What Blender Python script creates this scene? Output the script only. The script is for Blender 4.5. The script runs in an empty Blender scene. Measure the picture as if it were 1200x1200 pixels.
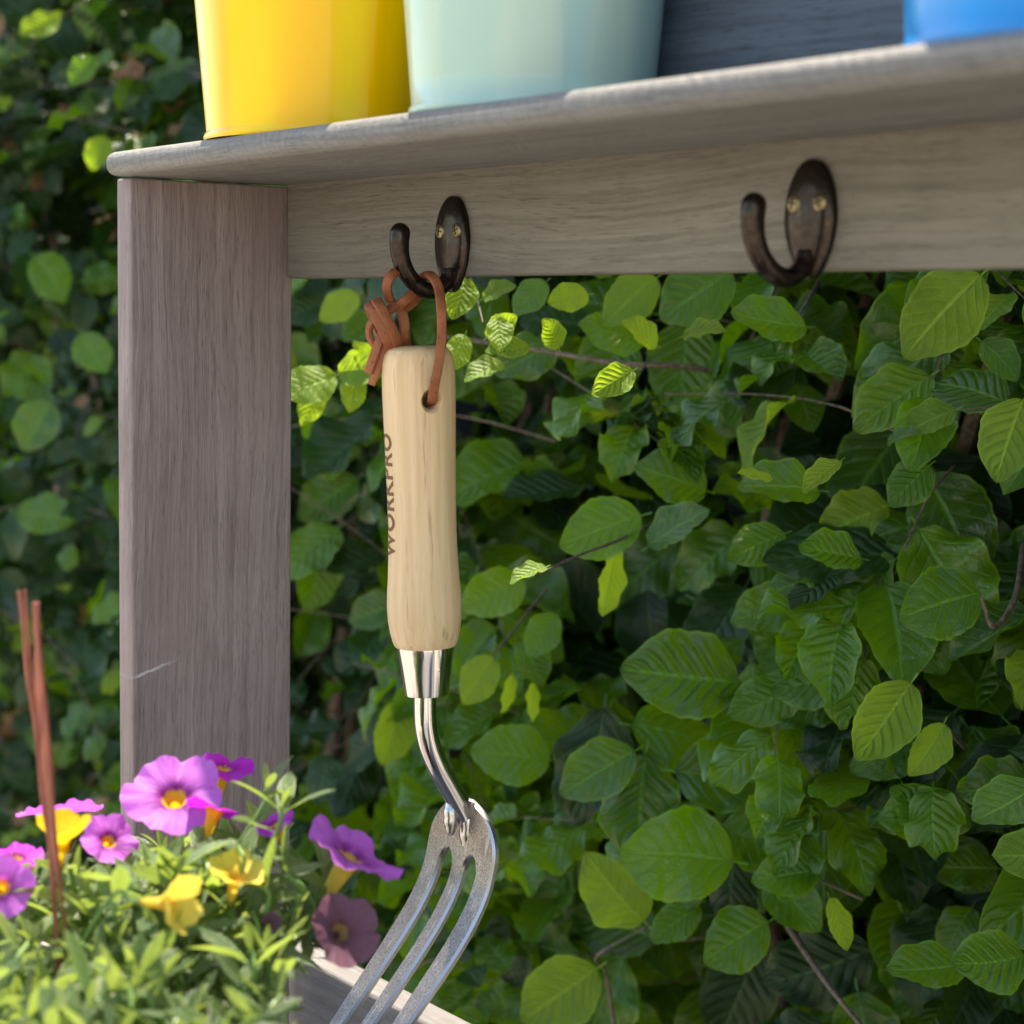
import bpy, bmesh, math, random
from mathutils import Vector, Matrix, noise
R_ = math.radians
SC = bpy.context.scene
COL = SC.collection

# ------------------------------------------------------------------ camera
EYE = 1.17
F_PX = 2300.0                                     # focal length in pixels of a 1200 px frame
PITCH, YAW, ROLL = 0.0987, R_(36.76), 0.0146
FWD = Vector((-math.cos(YAW), math.sin(YAW), 0))  # level view direction
RGT = Vector((math.sin(YAW), math.cos(YAW), 0))
UP = Vector((0, 0, 1))
_fc = math.cos(PITCH) * FWD - math.sin(PITCH) * UP
_uc = math.sin(PITCH) * FWD + math.cos(PITCH) * UP
CR = math.cos(ROLL) * RGT + math.sin(ROLL) * _uc
CU = -math.sin(ROLL) * RGT + math.cos(ROLL) * _uc
CAM = Vector((0, 0, EYE))
cam_data = bpy.data.cameras.new('camera')
cam = bpy.data.objects.new('camera', cam_data)
COL.objects.link(cam)
cam.matrix_world = Matrix.Translation(CAM) @ Matrix((CR, CU, -_fc)).transposed().to_4x4()
cam_data.sensor_width = 36
cam_data.lens = 36 * F_PX / 1200
cam_data.clip_start, cam_data.clip_end = 0.02, 500
cam_data.dof.use_dof = True
cam_data.dof.focus_distance = 0.94
cam_data.dof.aperture_fstop = 10.5
SC.camera = cam

# ------------------------------------------------------------------ sky, sun, exposure
SUN_EL, SUN_LEFT = R_(68), R_(11)                  # height, and how far left of the view direction
_a = math.atan2(FWD.y, FWD.x) + SUN_LEFT
SUN = Vector((math.cos(_a) * math.cos(SUN_EL), math.sin(_a) * math.cos(SUN_EL), math.sin(SUN_EL)))
world = bpy.data.worlds.new('World')
SC.world = world
world.use_nodes = True
_nt = world.node_tree
_bg = _nt.nodes['Background']
_sky = _nt.nodes.new('ShaderNodeTexSky')
_sky.sky_type = 'NISHITA'
_sky.sun_disc = False
_sky.sun_elevation = SUN_EL
_sky.sun_rotation = math.atan2(SUN.x, SUN.y)
_nt.links.new(_sky.outputs[0], _bg.inputs[0])
_bg.inputs[1].default_value = 0.14
sl = bpy.data.lights.new('sun', 'SUN')
sl.energy, sl.angle, sl.color = 4.3, R_(0.53), (1.0, 0.95, 0.87)
so = bpy.data.objects.new('sun', sl)
COL.objects.link(so)
so.rotation_euler = SUN.to_track_quat('Z', 'Y').to_euler()
SC.view_settings.view_transform = 'Standard'
SC.view_settings.look = 'None'
SC.view_settings.gamma = 1
SC.view_settings.exposure = 1.7
SC.view_settings.use_white_balance = True          # the phone balanced for the bluish shade
SC.view_settings.white_balance_temperature = 7600
SC.view_settings.white_balance_tint = 10


# ------------------------------------------------------------------ helpers
def ray(px, py):
    return (px - 600) / F_PX * CR + (600 - py) / F_PX * CU + _fc

def at(px, py, d):                                # the point seen at a pixel, d metres ahead
    r = ray(px, py)
    return CAM + r * (d / r.dot(FWD))

def on_x(px, py, x): r = ray(px, py); return CAM + r * (x / r.x)
def on_y(px, py, y): r = ray(px, py); return CAM + r * (y / r.y)
def on_z(px, py, z): r = ray(px, py); return CAM + r * ((z - EYE) / r.z)

def project(p):
    q = p - CAM
    d = q.dot(_fc)
    if d < 0.05: return (-9e3, -9e3, d)
    return (600 + F_PX * q.dot(CR) / d, 600 - F_PX * q.dot(CU) / d, d)

def empty(name, loc, label, cat, group=None):
    o = bpy.data.objects.new(name, None)
    COL.objects.link(o)
    o.location = loc
    o.empty_display_size = 0.05
    o['label'], o['category'] = label, cat
    if group: o['group'] = group
    return o

def wloc(p):
    m = p.matrix_local.copy()
    return (wloc(p.parent) @ p.matrix_parent_inverse @ p.matrix_basis) if p.parent else p.matrix_basis.copy()

def link(name, me, parent=None, matrix=None, label=None):
    o = bpy.data.objects.new(name, me)
    COL.objects.link(o)
    if parent:
        o.parent = parent
        o.matrix_parent_inverse = wloc(parent).inverted()
    if matrix is not None: o.matrix_basis = matrix
    if label: o['label'] = label
    return o

def make_mesh(name, verts, faces, mat, uvs=None, smooth=True, sharp=None, mats=None, fmat=None):
    me = bpy.data.meshes.new(name)
    me.from_pydata([tuple(v) for v in verts], [], faces)
    for m in (mats or [mat]): me.materials.append(m)
    if fmat:
        for p, i in zip(me.polygons, fmat): p.material_index = i
    if uvs:
        lay = me.uv_layers.new(name='UVMap')
        for l in me.loops: lay.data[l.index].uv = uvs[l.vertex_index]
    if smooth:
        me.polygons.foreach_set('use_smooth', [True] * len(me.polygons))
        if sharp: me.set_sharp_from_angle(angle=R_(sharp))
    me.update()
    return me

def bm_mesh(name, bm, mat, sharp=40):
    bmesh.ops.recalc_face_normals(bm, faces=bm.faces)
    me = bpy.data.meshes.new(name)
    bm.to_mesh(me); bm.free()
    me.materials.append(mat)
    me.polygons.foreach_set('use_smooth', [True] * len(me.polygons))
    me.set_sharp_from_angle(angle=R_(sharp))
    return me

def board(name, x0, x1, y0, y1, z0, z1, mat, parent, bev=0.002, seg=3, label=None):
    bm = bmesh.new()
    bmesh.ops.create_cube(bm, size=1)
    for v in bm.verts:
        v.co = Vector((x0 if v.co.x < 0 else x1, y0 if v.co.y < 0 else y1, z0 if v.co.z < 0 else z1))
    bmesh.ops.bevel(bm, geom=bm.edges[:], offset=bev, segments=seg, affect='EDGES', profile=0.5)
    return link(name, bm_mesh(name, bm, mat), parent, label=label)

def catmull(pts, n):
    P = [Vector(p) for p in pts]
    P = [2 * P[0] - P[1]] + P + [2 * P[-1] - P[-2]]
    out = []
    for i in range(1, len(P) - 2):
        a, b, c, d = P[i - 1:i + 3]
        for k in range(n):
            t = k / n
            out.append(0.5 * (2 * b + (c - a) * t + (2 * a - 5 * b + 4 * c - d) * t * t + (3 * b - 3 * c + d - a) * t ** 3))
    out.append(P[-2].copy())
    return out

def sweep(path, prof, scale=lambda t: 1.0, up=Vector((0, 0, 1)), round_ends=0):
    """verts and faces of a profile (list of 2-D points) carried along a path."""
    n, m = len(path), len(prof)
    V, Fc, UV = [], [], []
    t0 = (path[1] - path[0]).normalized()
    nrm = up - t0 * up.dot(t0)
    if nrm.length < 1e-4: nrm = Vector((1, 0, 0)) - t0 * t0.x
    nrm.normalize()
    for i, p in enumerate(path):
        t = (path[min(i + 1, n - 1)] - path[max(i - 1, 0)]).normalized()
        nrm = (nrm - t * nrm.dot(t)).normalized()
        b = t.cross(nrm)
        s = scale(i / (n - 1))
        for j, (x, y) in enumerate(prof):
            V.append(p + nrm * (x * s) + b * (y * s)); UV.append((i / (n - 1), j / m))
    for i in range(n - 1):
        for j in range(m):
            k = (j + 1) % m
            Fc.append((i * m + j, i * m + k, (i + 1) * m + k, (i + 1) * m + j))
    Fc.append(tuple(range(m))[::-1]); Fc.append(tuple(range((n - 1) * m, n * m)))
    return V, Fc, UV

def circle(r, n=10): return [(r * math.cos(2 * math.pi * k / n), r * math.sin(2 * math.pi * k / n)) for k in range(n)]

def tube_mesh(name, pts, r, mat, n=6, sides=8, scale=lambda t: 1.0, sharp=50):
    V, Fc, UV = sweep(catmull(pts, n), circle(r, sides), scale)
    return make_mesh(name, V, Fc, mat, UV, sharp=sharp)

def lathe(name, prof, mat, n=48, closed=True, sharp=40, uv=False):
    """prof: (r, z) from bottom to top"""
    V, Fc, UV = [], [], []
    for i, (r, z) in enumerate(prof):
        for k in range(n):
            a = 2 * math.pi * k / n
            V.append((r * math.cos(a), r * math.sin(a), z))
    for i in range(len(prof) - 1):
        for k in range(n):
            l = (k + 1) % n
            Fc.append((i * n + k, i * n + l, (i + 1) * n + l, (i + 1) * n + k))
    if closed:
        Fc.append(tuple(range(n))[::-1]); Fc.append(tuple(range((len(prof) - 1) * n, len(prof) * n)))
    return make_mesh(name, V, Fc, mat, sharp=sharp)

def smooth01(a, b, x):
    t = min(1, max(0, (x - a) / (b - a)))
    return t * t * (3 - 2 * t)

# ------------------------------------------------------------------ materials
class NT:
    def __init__(s, name):
        s.m = bpy.data.materials.new(name); s.m.use_nodes = True
        s.t = s.m.node_tree; s.b = s.t.nodes['Principled BSDF']; s.out = s.t.nodes['Material Output']
    def n(s, typ, ins=None, **kw):
        nd = s.t.nodes.new('ShaderNode' + typ)
        for k, v in kw.items(): setattr(nd, k, v)
        for k, v in (ins or {}).items(): s.set(nd.inputs[k], v)
        return nd
    def set(s, sock, v):
        if hasattr(v, 'is_linked'): s.t.links.new(v, sock)
        elif hasattr(v, 'outputs'): s.t.links.new(v.outputs[0], sock)
        else: sock.default_value = (*v, 1) if isinstance(v, tuple) and len(v) == 3 and sock.type == 'RGBA' else v
    def math(s, op, a, b=0.0, c=None, clamp=False):
        nd = s.n('Math', {0: a, 1: b}, operation=op); nd.use_clamp = clamp
        if c is not None: s.set(nd.inputs[2], c)
        return nd.outputs[0]
    def mix(s, f, a, b, mode='MIX'):
        nd = s.n('Mix', data_type='RGBA', blend_type=mode)
        s.set(nd.inputs[0], f); s.set(nd.inputs[6], a); s.set(nd.inputs[7], b)
        return nd.outputs[2]
    def ramp(s, f, stops):
        nd = s.n('ValToRGB', {0: f}); cr = nd.color_ramp
        while len(cr.elements) < len(stops): cr.elements.new(0.5)
        for e, (p, c) in zip(cr.elements, stops):
            e.position = p; e.color = (*c, 1) if isinstance(c, tuple) else (c, c, c, 1)
        return nd.outputs[0]
    def step(s, a, b, x):
        nd = s.n('MapRange', {0: x, 1: a, 2: b}, interpolation_type='SMOOTHSTEP')
        return nd.outputs[0]
    def bump(s, h, strength=0.3, dist=0.001):
        nd = s.n('Bump', {'Height': h, 'Strength': strength, 'Distance': dist})
        s.set(s.b.inputs['Normal'], nd.outputs[0]); return nd.outputs[0]
    def P(s, **kw):
        names = dict(col='Base Color', rough='Roughness', metal='Metallic', spec='Specular IOR Level', coat='Coat Weight', coatr='Coat Roughness')
        for k, v in kw.items(): s.set(s.b.inputs[names[k]], v)

def grey_wood(name, axis, dark, mid, light, sc=1.0, extra=None):
    w = NT(name)
    co = w.n('TexCoord').outputs['Object']
    def sc3(across, along):
        v_ = [across] * 3; v_[axis] = along
        return tuple(v_)
    warp = w.n('TexNoise', {'Vector': w.n('Mapping', {'Vector': co, 'Scale': sc3(9, 3.0)}).outputs[0], 'Scale': 1.0, 'Detail': 2}).outputs['Color']
    wco = w.n('VectorMath', {0: co, 1: w.n('VectorMath', {0: w.n('VectorMath', {0: warp, 1: (0.5, 0.5, 0.5)}, operation='SUBTRACT').outputs[0], 1: sc3(0.030, 0)}, operation='MULTIPLY').outputs[0]}, operation='ADD').outputs[0]
    def grain(across, along, det, rgh):
        return w.n('TexNoise', {'Vector': w.n('Mapping', {'Vector': wco, 'Scale': sc3(across * sc, along * sc)}).outputs[0], 'Scale': 1.0, 'Detail': det, 'Roughness': rgh}).outputs[0]
    g0, g1, g2, g3 = grain(28, 1.2, 3, 0.5), grain(190, 5, 4, 0.6), grain(900, 22, 3, 0.65), grain(1500, 70, 2, 0.6)
    rings = w.n('TexWave', {'Vector': wco, 'Scale': 34 * sc, 'Distortion': 1.5, 'Detail': 2, 'Detail Scale': 2.0}, wave_type='BANDS', bands_direction='X' if axis != 0 else 'Z').outputs['Fac']
    if axis == 2: rings = w.n('TexWave', {'Vector': wco, 'Scale': 34 * sc, 'Distortion': 1.5, 'Detail': 2, 'Detail Scale': 2.0}, wave_type='BANDS', bands_direction='Y').outputs['Fac']
    blot = w.n('TexNoise', {'Vector': co, 'Scale': 16, 'Detail': 5, 'Roughness': 0.6}).outputs[0]
    c = w.ramp(w.math('ADD', w.math('MULTIPLY', g0, 0.45), w.math('MULTIPLY', g1, 0.55)), [(0.34, dark), (0.5, mid), (0.66, light)])
    c = w.mix(w.math('MULTIPLY', w.step(0.5, 0.72, g2), 0.42), c, tuple(x * 0.5 for x in mid))
    c = w.mix(w.math('MULTIPLY', w.step(0.5, 0.28, g2), 0.22), c, tuple(min(1, x * 1.25) for x in light))
    c = w.mix(w.math('MULTIPLY', w.step(0.84, 1.0, rings), 0.4), c, tuple(x * 0.55 for x in mid))
    c = w.mix(w.math('MULTIPLY', w.step(0.58, 0.70, g3), 0.62), c, tuple(x * 0.3 for x in mid))
    c = w.mix(w.math('MULTIPLY', w.step(0.4, 0.7, blot), 0.3), c, light)
    w.P(rough=w.math('ADD', 0.55, w.math('MULTIPLY', g2, 0.25)), spec=0.35)
    if extra: c = extra(w, co, c)
    w.P(col=c)
    h = w.math('ADD', w.math('MULTIPLY', g1, 0.35), w.math('ADD', w.math('MULTIPLY', g2, 0.45), w.math('MULTIPLY', g3, 0.3)))
    if getattr(w, 'extra_h', None): h = w.math('ADD', h, w.extra_h)
    w.bump(h, 0.55, 0.0010)
    return w.m

def scratch(w, co, c):      # pale scratch across the lower part of the post, and a small pale nick
    sx = w.n('SeparateXYZ', {0: co})
    y, z = sx.outputs[1], sx.outputs[2]
    d = w.math('SUBTRACT', z, w.math('ADD', w.math('MULTIPLY', w.math('SUBTRACT', y, SCR[0]), 0.30), SCR[1]))
    jit = w.math('MULTIPLY', w.math('SUBTRACT', w.n('TexNoise', {'Vector': co, 'Scale': 260, 'Detail': 2}).outputs[0], 0.5), 0.002)
    line = w.math('SUBTRACT', 1.0, w.step(0.0002, 0.0011, w.math('ABSOLUTE', w.math('ADD', d, jit))))
    win = w.math('MULTIPLY', w.step(SCR[0] - 0.003, SCR[0] + 0.002, y), w.math('SUBTRACT', 1.0, w.step(SCR[0] + 0.008, SCR[0] + 0.026, y)))
    return w.mix(w.math('MULTIPLY', w.math('MULTIPLY', line, win), 0.7), c, (0.6, 0.58, 0.58))
_q = on_x(160, 793, -0.9093)
SCR = (_q.y, _q.z)

M = {}
M['post'] = grey_wood('grey_stained_wood_upright', 2, (0.187, 0.141, 0.134), (0.260, 0.201, 0.191), (0.335, 0.271, 0.257), 1.0, scratch)
M['rail'] = grey_wood('grey_stained_wood_long', 0, (0.108, 0.102, 0.085), (0.152, 0.143, 0.119), (0.20, 0.188, 0.16), 1.0)
def saw_marks(w, co, c):    # slanting saw marks and rough fibres of the shelf board
    wv = w.n('TexWave', {'Vector': w.n('Mapping', {'Vector': co, 'Rotation': (0, R_(32), 0)}).outputs[0], 'Scale': 55, 'Distortion': 16.0, 'Detail': 4, 'Detail Scale': 0.7}, wave_type='BANDS', bands_direction='X').outputs['Fac']
    fib = w.n('TexNoise', {'Vector': co, 'Scale': 650, 'Detail': 4, 'Roughness': 0.7}).outputs[0]
    w.extra_h = w.math('ADD', w.math('MULTIPLY', wv, 0.45), w.math('MULTIPLY', fib, 0.7))
    c = w.mix(w.math('MULTIPLY', w.step(0.30, 0.0, wv), 0.2), c, (0.07, 0.065, 0.058))
    return w.mix(w.math('MULTIPLY', w.step(0.58, 0.72, fib), 0.4), c, (0.09, 0.085, 0.08))
M['shelf'] = grey_wood('grey_sawn_shelf_wood', 0, (0.118, 0.116, 0.110), (0.162, 0.159, 0.150), (0.21, 0.205, 0.192), 1.0, saw_marks)
M['blue_board'] = grey_wood('blue_grey_board', 0, (0.055, 0.075, 0.098), (0.085, 0.11, 0.14), (0.125, 0.155, 0.185), 1.0)
M['worktop'] = grey_wood('worktop_wood', 0, (0.12, 0.115, 0.12), (0.18, 0.172, 0.172), (0.25, 0.235, 0.222), 1.0)
M['fence'] = grey_wood('slate_blue_fence_paint', 0, (0.012, 0.022, 0.038), (0.019, 0.033, 0.056), (0.028, 0.046, 0.072), 0.6)

def paint(name, col, col2):
    w = NT(name)
    co = w.n('TexCoord').outputs['Object']
    st = w.n('TexNoise', {'Vector': w.n('Mapping', {'Vector': co, 'Scale': (95, 95, 2.5)}).outputs[0], 'Scale': 1, 'Detail': 3}).outputs[0]
    wide = w.n('TexNoise', {'Vector': w.n('Mapping', {'Vector': co, 'Scale': (34, 34, 0.6)}).outputs[0], 'Scale': 1, 'Detail': 1}).outputs[0]
    dust = w.n('TexNoise', {'Vector': co, 'Scale': 420, 'Detail': 2}).outputs[0]
    c = w.mix(w.step(0.40, 0.64, wide), col, col2)
    c = w.mix(w.math('MULTIPLY', w.step(0.72, 0.8, dust), 0.35), c, tuple(x * 0.5 for x in col))
    w.P(col=c, rough=0.3, spec=0.25, coat=0.45, coatr=0.02)
    h = w.math('ADD', w.math('MULTIPLY', st, 0.12), wide)
    w.bump(h, 0.55, 0.0045)
    nb = w.n('Bump', {'Height': h, 'Strength': 0.55, 'Distance': 0.0045}); w.set(w.b.inputs['Coat Normal'], nb.outputs[0])
    return w.m
M['yellow'] = paint('yellow_enamel', (0.88, 0.56, 0.0), (0.90, 0.47, 0.0))
M['mint'] = paint('mint_enamel', (0.34, 0.50, 0.42), (0.40, 0.53, 0.42))
M['blue'] = paint('blue_enamel', (0.0, 0.215, 0.56), (0.0, 0.25, 0.62))

w = NT('dark_bronze')
n1 = w.n('TexNoise', {'Vector': w.n('TexCoord').outputs['Object'], 'Scale': 420, 'Detail': 3}).outputs[0]
w.P(col=w.ramp(n1, [(0.30, (0.022, 0.017, 0.015)), (0.65, (0.046, 0.034, 0.027)), (0.85, (0.13, 0.09, 0.055))]), metal=0.85, rough=0.24)
w.bump(n1, 0.15, 0.0004)
M['bronze'] = w.m
w = NT('brass_screw'); w.P(col=(0.25, 0.205, 0.11), metal=1.0, rough=0.4); M['brass'] = w.m
w = NT('dark_recess'); w.P(col=(0.03, 0.025, 0.02), rough=0.8); M['recess'] = w.m

w = NT('leather')
co = w.n('TexCoord').outputs['Object']
n1 = w.n('TexNoise', {'Vector': co, 'Scale': 700, 'Detail': 4}).outputs[0]
n2 = w.n('TexNoise', {'Vector': co, 'Scale': 60, 'Detail': 2}).outputs[0]
c = w.ramp(n2, [(0.3, (0.21, 0.065, 0.027)), (0.7, (0.36, 0.13, 0.055))])
c = w.mix(w.step(0.55, 0.75, n1), c, (0.12, 0.035, 0.016))
w.P(col=c, rough=0.6, spec=0.3); w.bump(n1, 0.35, 0.0006)
M['leather'] = w.m

w = NT('ash_handle')
co = w.n('TexCoord').outputs['Object']
wp = w.n('TexNoise', {'Vector': w.n('Mapping', {'Vector': co, 'Scale': (30, 30, 6)}).outputs[0], 'Scale': 1, 'Detail': 2}).outputs['Color']
v = w.n('VectorMath', {0: co, 1: w.n('VectorMath', {0: wp, 1: (0.010, 0.010, 0)}, operation='MULTIPLY').outputs[0]}, operation='ADD').outputs[0]
wave = w.n('TexWave', {'Vector': w.n('Mapping', {'Vector': v, 'Rotation': (0.05, 0.03, 0.6)}).outputs[0], 'Scale': 26, 'Distortion': 1.2, 'Detail': 2, 'Detail Scale': 1.2}, wave_type='BANDS', bands_direction='X').outputs['Fac']
pore = w.n('TexNoise', {'Vector': w.n('Mapping', {'Vector': co, 'Scale': (900, 900, 45)}).outputs[0], 'Scale': 1, 'Detail': 2}).outputs[0]
fine = w.n('TexNoise', {'Vector': w.n('Mapping', {'Vector': co, 'Scale': (260, 260, 10)}).outputs[0], 'Scale': 1, 'Detail': 4}).outputs[0]
c = w.ramp(fine, [(0.3, (0.60, 0.41, 0.215)), (0.7, (0.74, 0.55, 0.33))])
c = w.mix(w.math('MULTIPLY', w.math('MULTIPLY', w.step(0.965, 1.0, wave), w.step(0.46, 0.6, pore)), 0.5), c, (0.34, 0.20, 0.09))
c = w.mix(w.math('MULTIPLY', w.step(0.60, 0.75, pore), 0.22), c, (0.33, 0.21, 0.11))
w.P(col=c, rough=0.5, spec=0.35); w.bump(w.math('MULTIPLY', pore, -1.0), 0.12, 0.0004)
M['ash'] = w.m
w = NT('burnt_lettering'); w.P(col=(0.17, 0.085, 0.035), rough=0.8); M['burnt'] = w.m
w = NT('polished_steel'); w.P(col=(0.66, 0.65, 0.66), metal=1.0, rough=0.13); M['chrome'] = w.m
w = NT('fork_steel')
co = w.n('TexCoord').outputs['Object']
n1 = w.n('TexNoise', {'Vector': co, 'Scale': 1100, 'Detail': 4}).outputs[0]
n2 = w.n('TexNoise', {'Vector': co, 'Scale': 70, 'Detail': 5, 'Roughness': 0.6}).outputs[0]
n3 = w.n('TexNoise', {'Vector': w.n('Mapping', {'Vector': co, 'Rotation': (0.4, 0.5, 0.2), 'Scale': (900, 60, 60)}).outputs[0], 'Scale': 1, 'Detail': 2}).outputs[0]
c = w.ramp(n1, [(0.30, (0.15, 0.132, 0.12)), (0.66, (0.36, 0.325, 0.29))])
c = w.mix(w.math('MULTIPLY', w.step(0.45, 0.7, n2), 0.55), c, (0.15, 0.138, 0.13))
c = w.mix(w.math('MULTIPLY', w.step(0.62, 0.72, n3), 0.4), c, (0.75, 0.72, 0.68))
w.P(col=c, metal=0.9, rough=w.math('ADD', 0.24, w.math('MULTIPLY', n2, 0.28)))
w.bump(w.math('ADD', n1, w.math('MULTIPLY', n2, 1.5)), 0.4, 0.0006)
M['fork'] = w.m
w = NT('steel_edge'); w.P(col=(0.55, 0.54, 0.54), metal=1.0, rough=0.25); M['fork_edge'] = w.m


def leaf_material(name, dark, mid, young, trans, vein_n=7.5, vein_k=0.30, margin=0.35, tmix=0.42, rough=0.42, specks=True, spec=0.45):
    w = NT(name)
    uv = w.n('SeparateXYZ', {0: w.n('TexCoord').outputs['UV']})
    u, v = uv.outputs[0], uv.outputs[1]
    a = w.math('MULTIPLY', w.math('ABSOLUTE', w.math('SUBTRACT', v, 0.5)), 2.0)
    t = w.math('FRACT', w.math('MULTIPLY', w.math('SUBTRACT', u, w.math('MULTIPLY', a, vein_k)), vein_n))
    dv = w.math('ABSOLUTE', w.math('SUBTRACT', t, 0.5))            # 0 on a side vein
    vein = w.math('MULTIPLY', w.math('SUBTRACT', 1.0, w.step(0.02, 0.10, dv)), w.math('SUBTRACT', 1.0, w.step(0.6, 1.0, a)))
    mid_rib = w.math('SUBTRACT', 1.0, w.step(0.02, 0.085, a))
    vv = w.math('MAXIMUM', w.math('MULTIPLY', vein, 0.55), mid_rib)
    rnd = w.math('FRACT', w.math('ADD', w.n('ObjectInfo').outputs['Random'], w.n('Attribute', attribute_name='rnd').outputs['Fac']))
    r2 = w.math('FRACT', w.math('MULTIPLY', rnd, 7.31))
    co = w.n('TexCoord').outputs['UV']
    off = w.n('CombineXYZ', {0: w.math('MULTIPLY', rnd, 31.0), 1: w.math('MULTIPLY', rnd, 17.0), 2: 0.0}).outputs[0]
    blot = w.n('TexNoise', {'Vector': w.n('VectorMath', {0: co, 1: off}, operation='ADD').outputs[0], 'Scale': 3.5, 'Detail': 4}).outputs[0]
    c = w.ramp(rnd, [(0.0, dark), (0.55, mid), (0.86, mid), (1.0, young)])
    c = w.mix(w.math('MULTIPLY', w.step(0.35, 0.7, blot), 0.45), c, w.mix(0.5, c, young))
    c = w.mix(w.math('MULTIPLY', vv, 0.62), c, tuple(min(1, x * 2.2 + 0.03) for x in mid))
    c = w.mix(w.math('MULTIPLY', w.step(0.90, 1.0, a), margin), c, tuple(min(1, x * 2.2) for x in young))
    if specks:
        sp = w.n('TexNoise', {'Vector': w.n('VectorMath', {0: co, 1: off}, operation='ADD').outputs[0], 'Scale': 38, 'Detail': 1}).outputs[0]
        near = w.math('SUBTRACT', 1.0, w.step(0.05, 0.55, a))
        c = w.mix(w.math('MULTIPLY', w.math('MULTIPLY', w.step(0.735, 0.78, sp), near), 0.6), c, (0.55, 0.6, 0.5))
    w.P(col=c, rough=w.math('ADD', rough, w.math('MULTIPLY', r2, 0.16)), spec=spec)
    h = w.math('ADD', w.math('ADD', w.math('MULTIPLY', vv, -0.5), w.math('MULTIPLY', w.math('MULTIPLY', w.step(0.0, 0.4, dv), w.step(0.98, 0.5, a)), w.math('ADD', 0.12, w.math('MULTIPLY', w.math('MULTIPLY', r2, r2), 0.95)))), w.math('MULTIPLY', w.n('TexNoise', {'Vector': co, 'Scale': 25, 'Detail': 2}).outputs[0], 0.35))
    nb = w.bump(h, 0.7, 0.0022)
    tr = w.n('BsdfTranslucent', {'Color': w.mix(w.math('MULTIPLY', vv, 0.5), w.mix(r2, trans, tuple(x * 0.72 for x in trans)), tuple(x * 0.45 for x in trans)), 'Normal': nb})
    mx = w.n('MixShader', {0: tmix})
    w.t.links.new(w.b.outputs[0], mx.inputs[1]); w.t.links.new(tr.outputs[0], mx.inputs[2])
    w.t.links.new(mx.outputs[0], w.out.inputs[0])
    return w.m
M['beech'] = leaf_material('beech_leaf', (0.024, 0.084, 0.013), (0.053, 0.156, 0.011), (0.128, 0.245, 0.012), (0.25, 0.50, 0.010), tmix=0.37, rough=0.17, spec=0.55)
M['beech_shaded'] = leaf_material('shaded_beech_leaf', (0.008, 0.028, 0.009), (0.014, 0.048, 0.011), (0.030, 0.080, 0.012), (0.05, 0.14, 0.008), tmix=0.26, rough=0.28, spec=0.3)  # darker beech copy: shade of the left and inner hedge put into the colour
M['beech_young'] = leaf_material('young_beech_leaf', (0.11, 0.22, 0.02), (0.14, 0.27, 0.02), (0.20, 0.33, 0.03), (0.42, 0.62, 0.03), tmix=0.5)
M['beech_dry'] = leaf_material('dry_beech_leaf', (0.14, 0.06, 0.025), (0.22, 0.10, 0.04), (0.35, 0.2, 0.08), (0.4, 0.2, 0.06), tmix=0.25, specks=False)
M['bell_leaf'] = leaf_material('bellflower_leaf', (0.065, 0.13, 0.045), (0.105, 0.18, 0.07), (0.20, 0.28, 0.12), (0.46, 0.62, 0.10), vein_n=5, vein_k=0.4, margin=0.5, tmix=0.42, rough=0.25, specks=False, spec=0.8)
w = NT('green_stem'); w.P(col=(0.13, 0.24, 0.05), rough=0.5); M['stem'] = w.m
w = NT('twig_bark')
n1 = w.n('TexNoise', {'Vector': w.n('TexCoord').outputs['Object'], 'Scale': 300, 'Detail': 4}).outputs[0]
w.P(col=w.ramp(n1, [(0.35, (0.06, 0.04, 0.03)), (0.7, (0.20, 0.15, 0.11))]), rough=0.8); M['twig'] = w.m
w = NT('red_stick')
n1 = w.n('TexNoise', {'Vector': w.n('Mapping', {'Vector': w.n('TexCoord').outputs['Object'], 'Scale': (700, 700, 40)}).outputs[0], 'Scale': 1, 'Detail': 3}).outputs[0]
w.P(col=w.ramp(n1, [(0.3, (0.17, 0.036, 0.024)), (0.7, (0.42, 0.125, 0.07))]), rough=0.5); M['stick'] = w.m

def petal_material(name, outer, veinc, throat, centre, trans, tmix=0.45):
    w = NT(name)
    uv = w.n('SeparateXYZ', {0: w.n('TexCoord').outputs['UV']})
    r, th = uv.outputs[0], uv.outputs[1]
    rays = w.math('ABSOLUTE', w.math('SINE', w.math('MULTIPLY', th, 5 * math.pi)))        # petal middles
    nz = w.n('TexNoise', {'Vector': w.n('CombineXYZ', {0: w.math('MULTIPLY', r, 3.0), 1: w.math('MULTIPLY', th, 60.0), 2: 0.0}).outputs[0], 'Scale': 1.0, 'Detail': 3}).outputs[0]
    c = w.mix(w.math('MULTIPLY', w.step(0.5, 0.7, nz), 0.55), outer, veinc)
    c = w.mix(w.math('MULTIPLY', w.step(0.62, 0.24, r), w.math('ADD', 0.45, w.math('MULTIPLY', rays, 0.5))), c, throat)
    c = w.mix(w.step(0.20, 0.12, r), c, centre)
    w.P(col=c, rough=0.55, spec=0.25); nb = w.bump(nz, 0.4, 0.001)
    tr = w.n('BsdfTranslucent', {'Color': w.mix(0.85, c, trans), 'Normal': nb})
    mx = w.n('MixShader', {0: tmix})
    w.t.links.new(w.b.outputs[0], mx.inputs[1]); w.t.links.new(tr.outputs[0], mx.inputs[2])
    w.t.links.new(mx.outputs[0], w.out.inputs[0])
    return w.m
M['purple'] = petal_material('purple_petal', (0.60, 0.17, 0.68), (0.42, 0.07, 0.52), (0.18, 0.005, 0.20), (0.85, 0.55, 0.05), (0.60, 0.10, 0.68))
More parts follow.
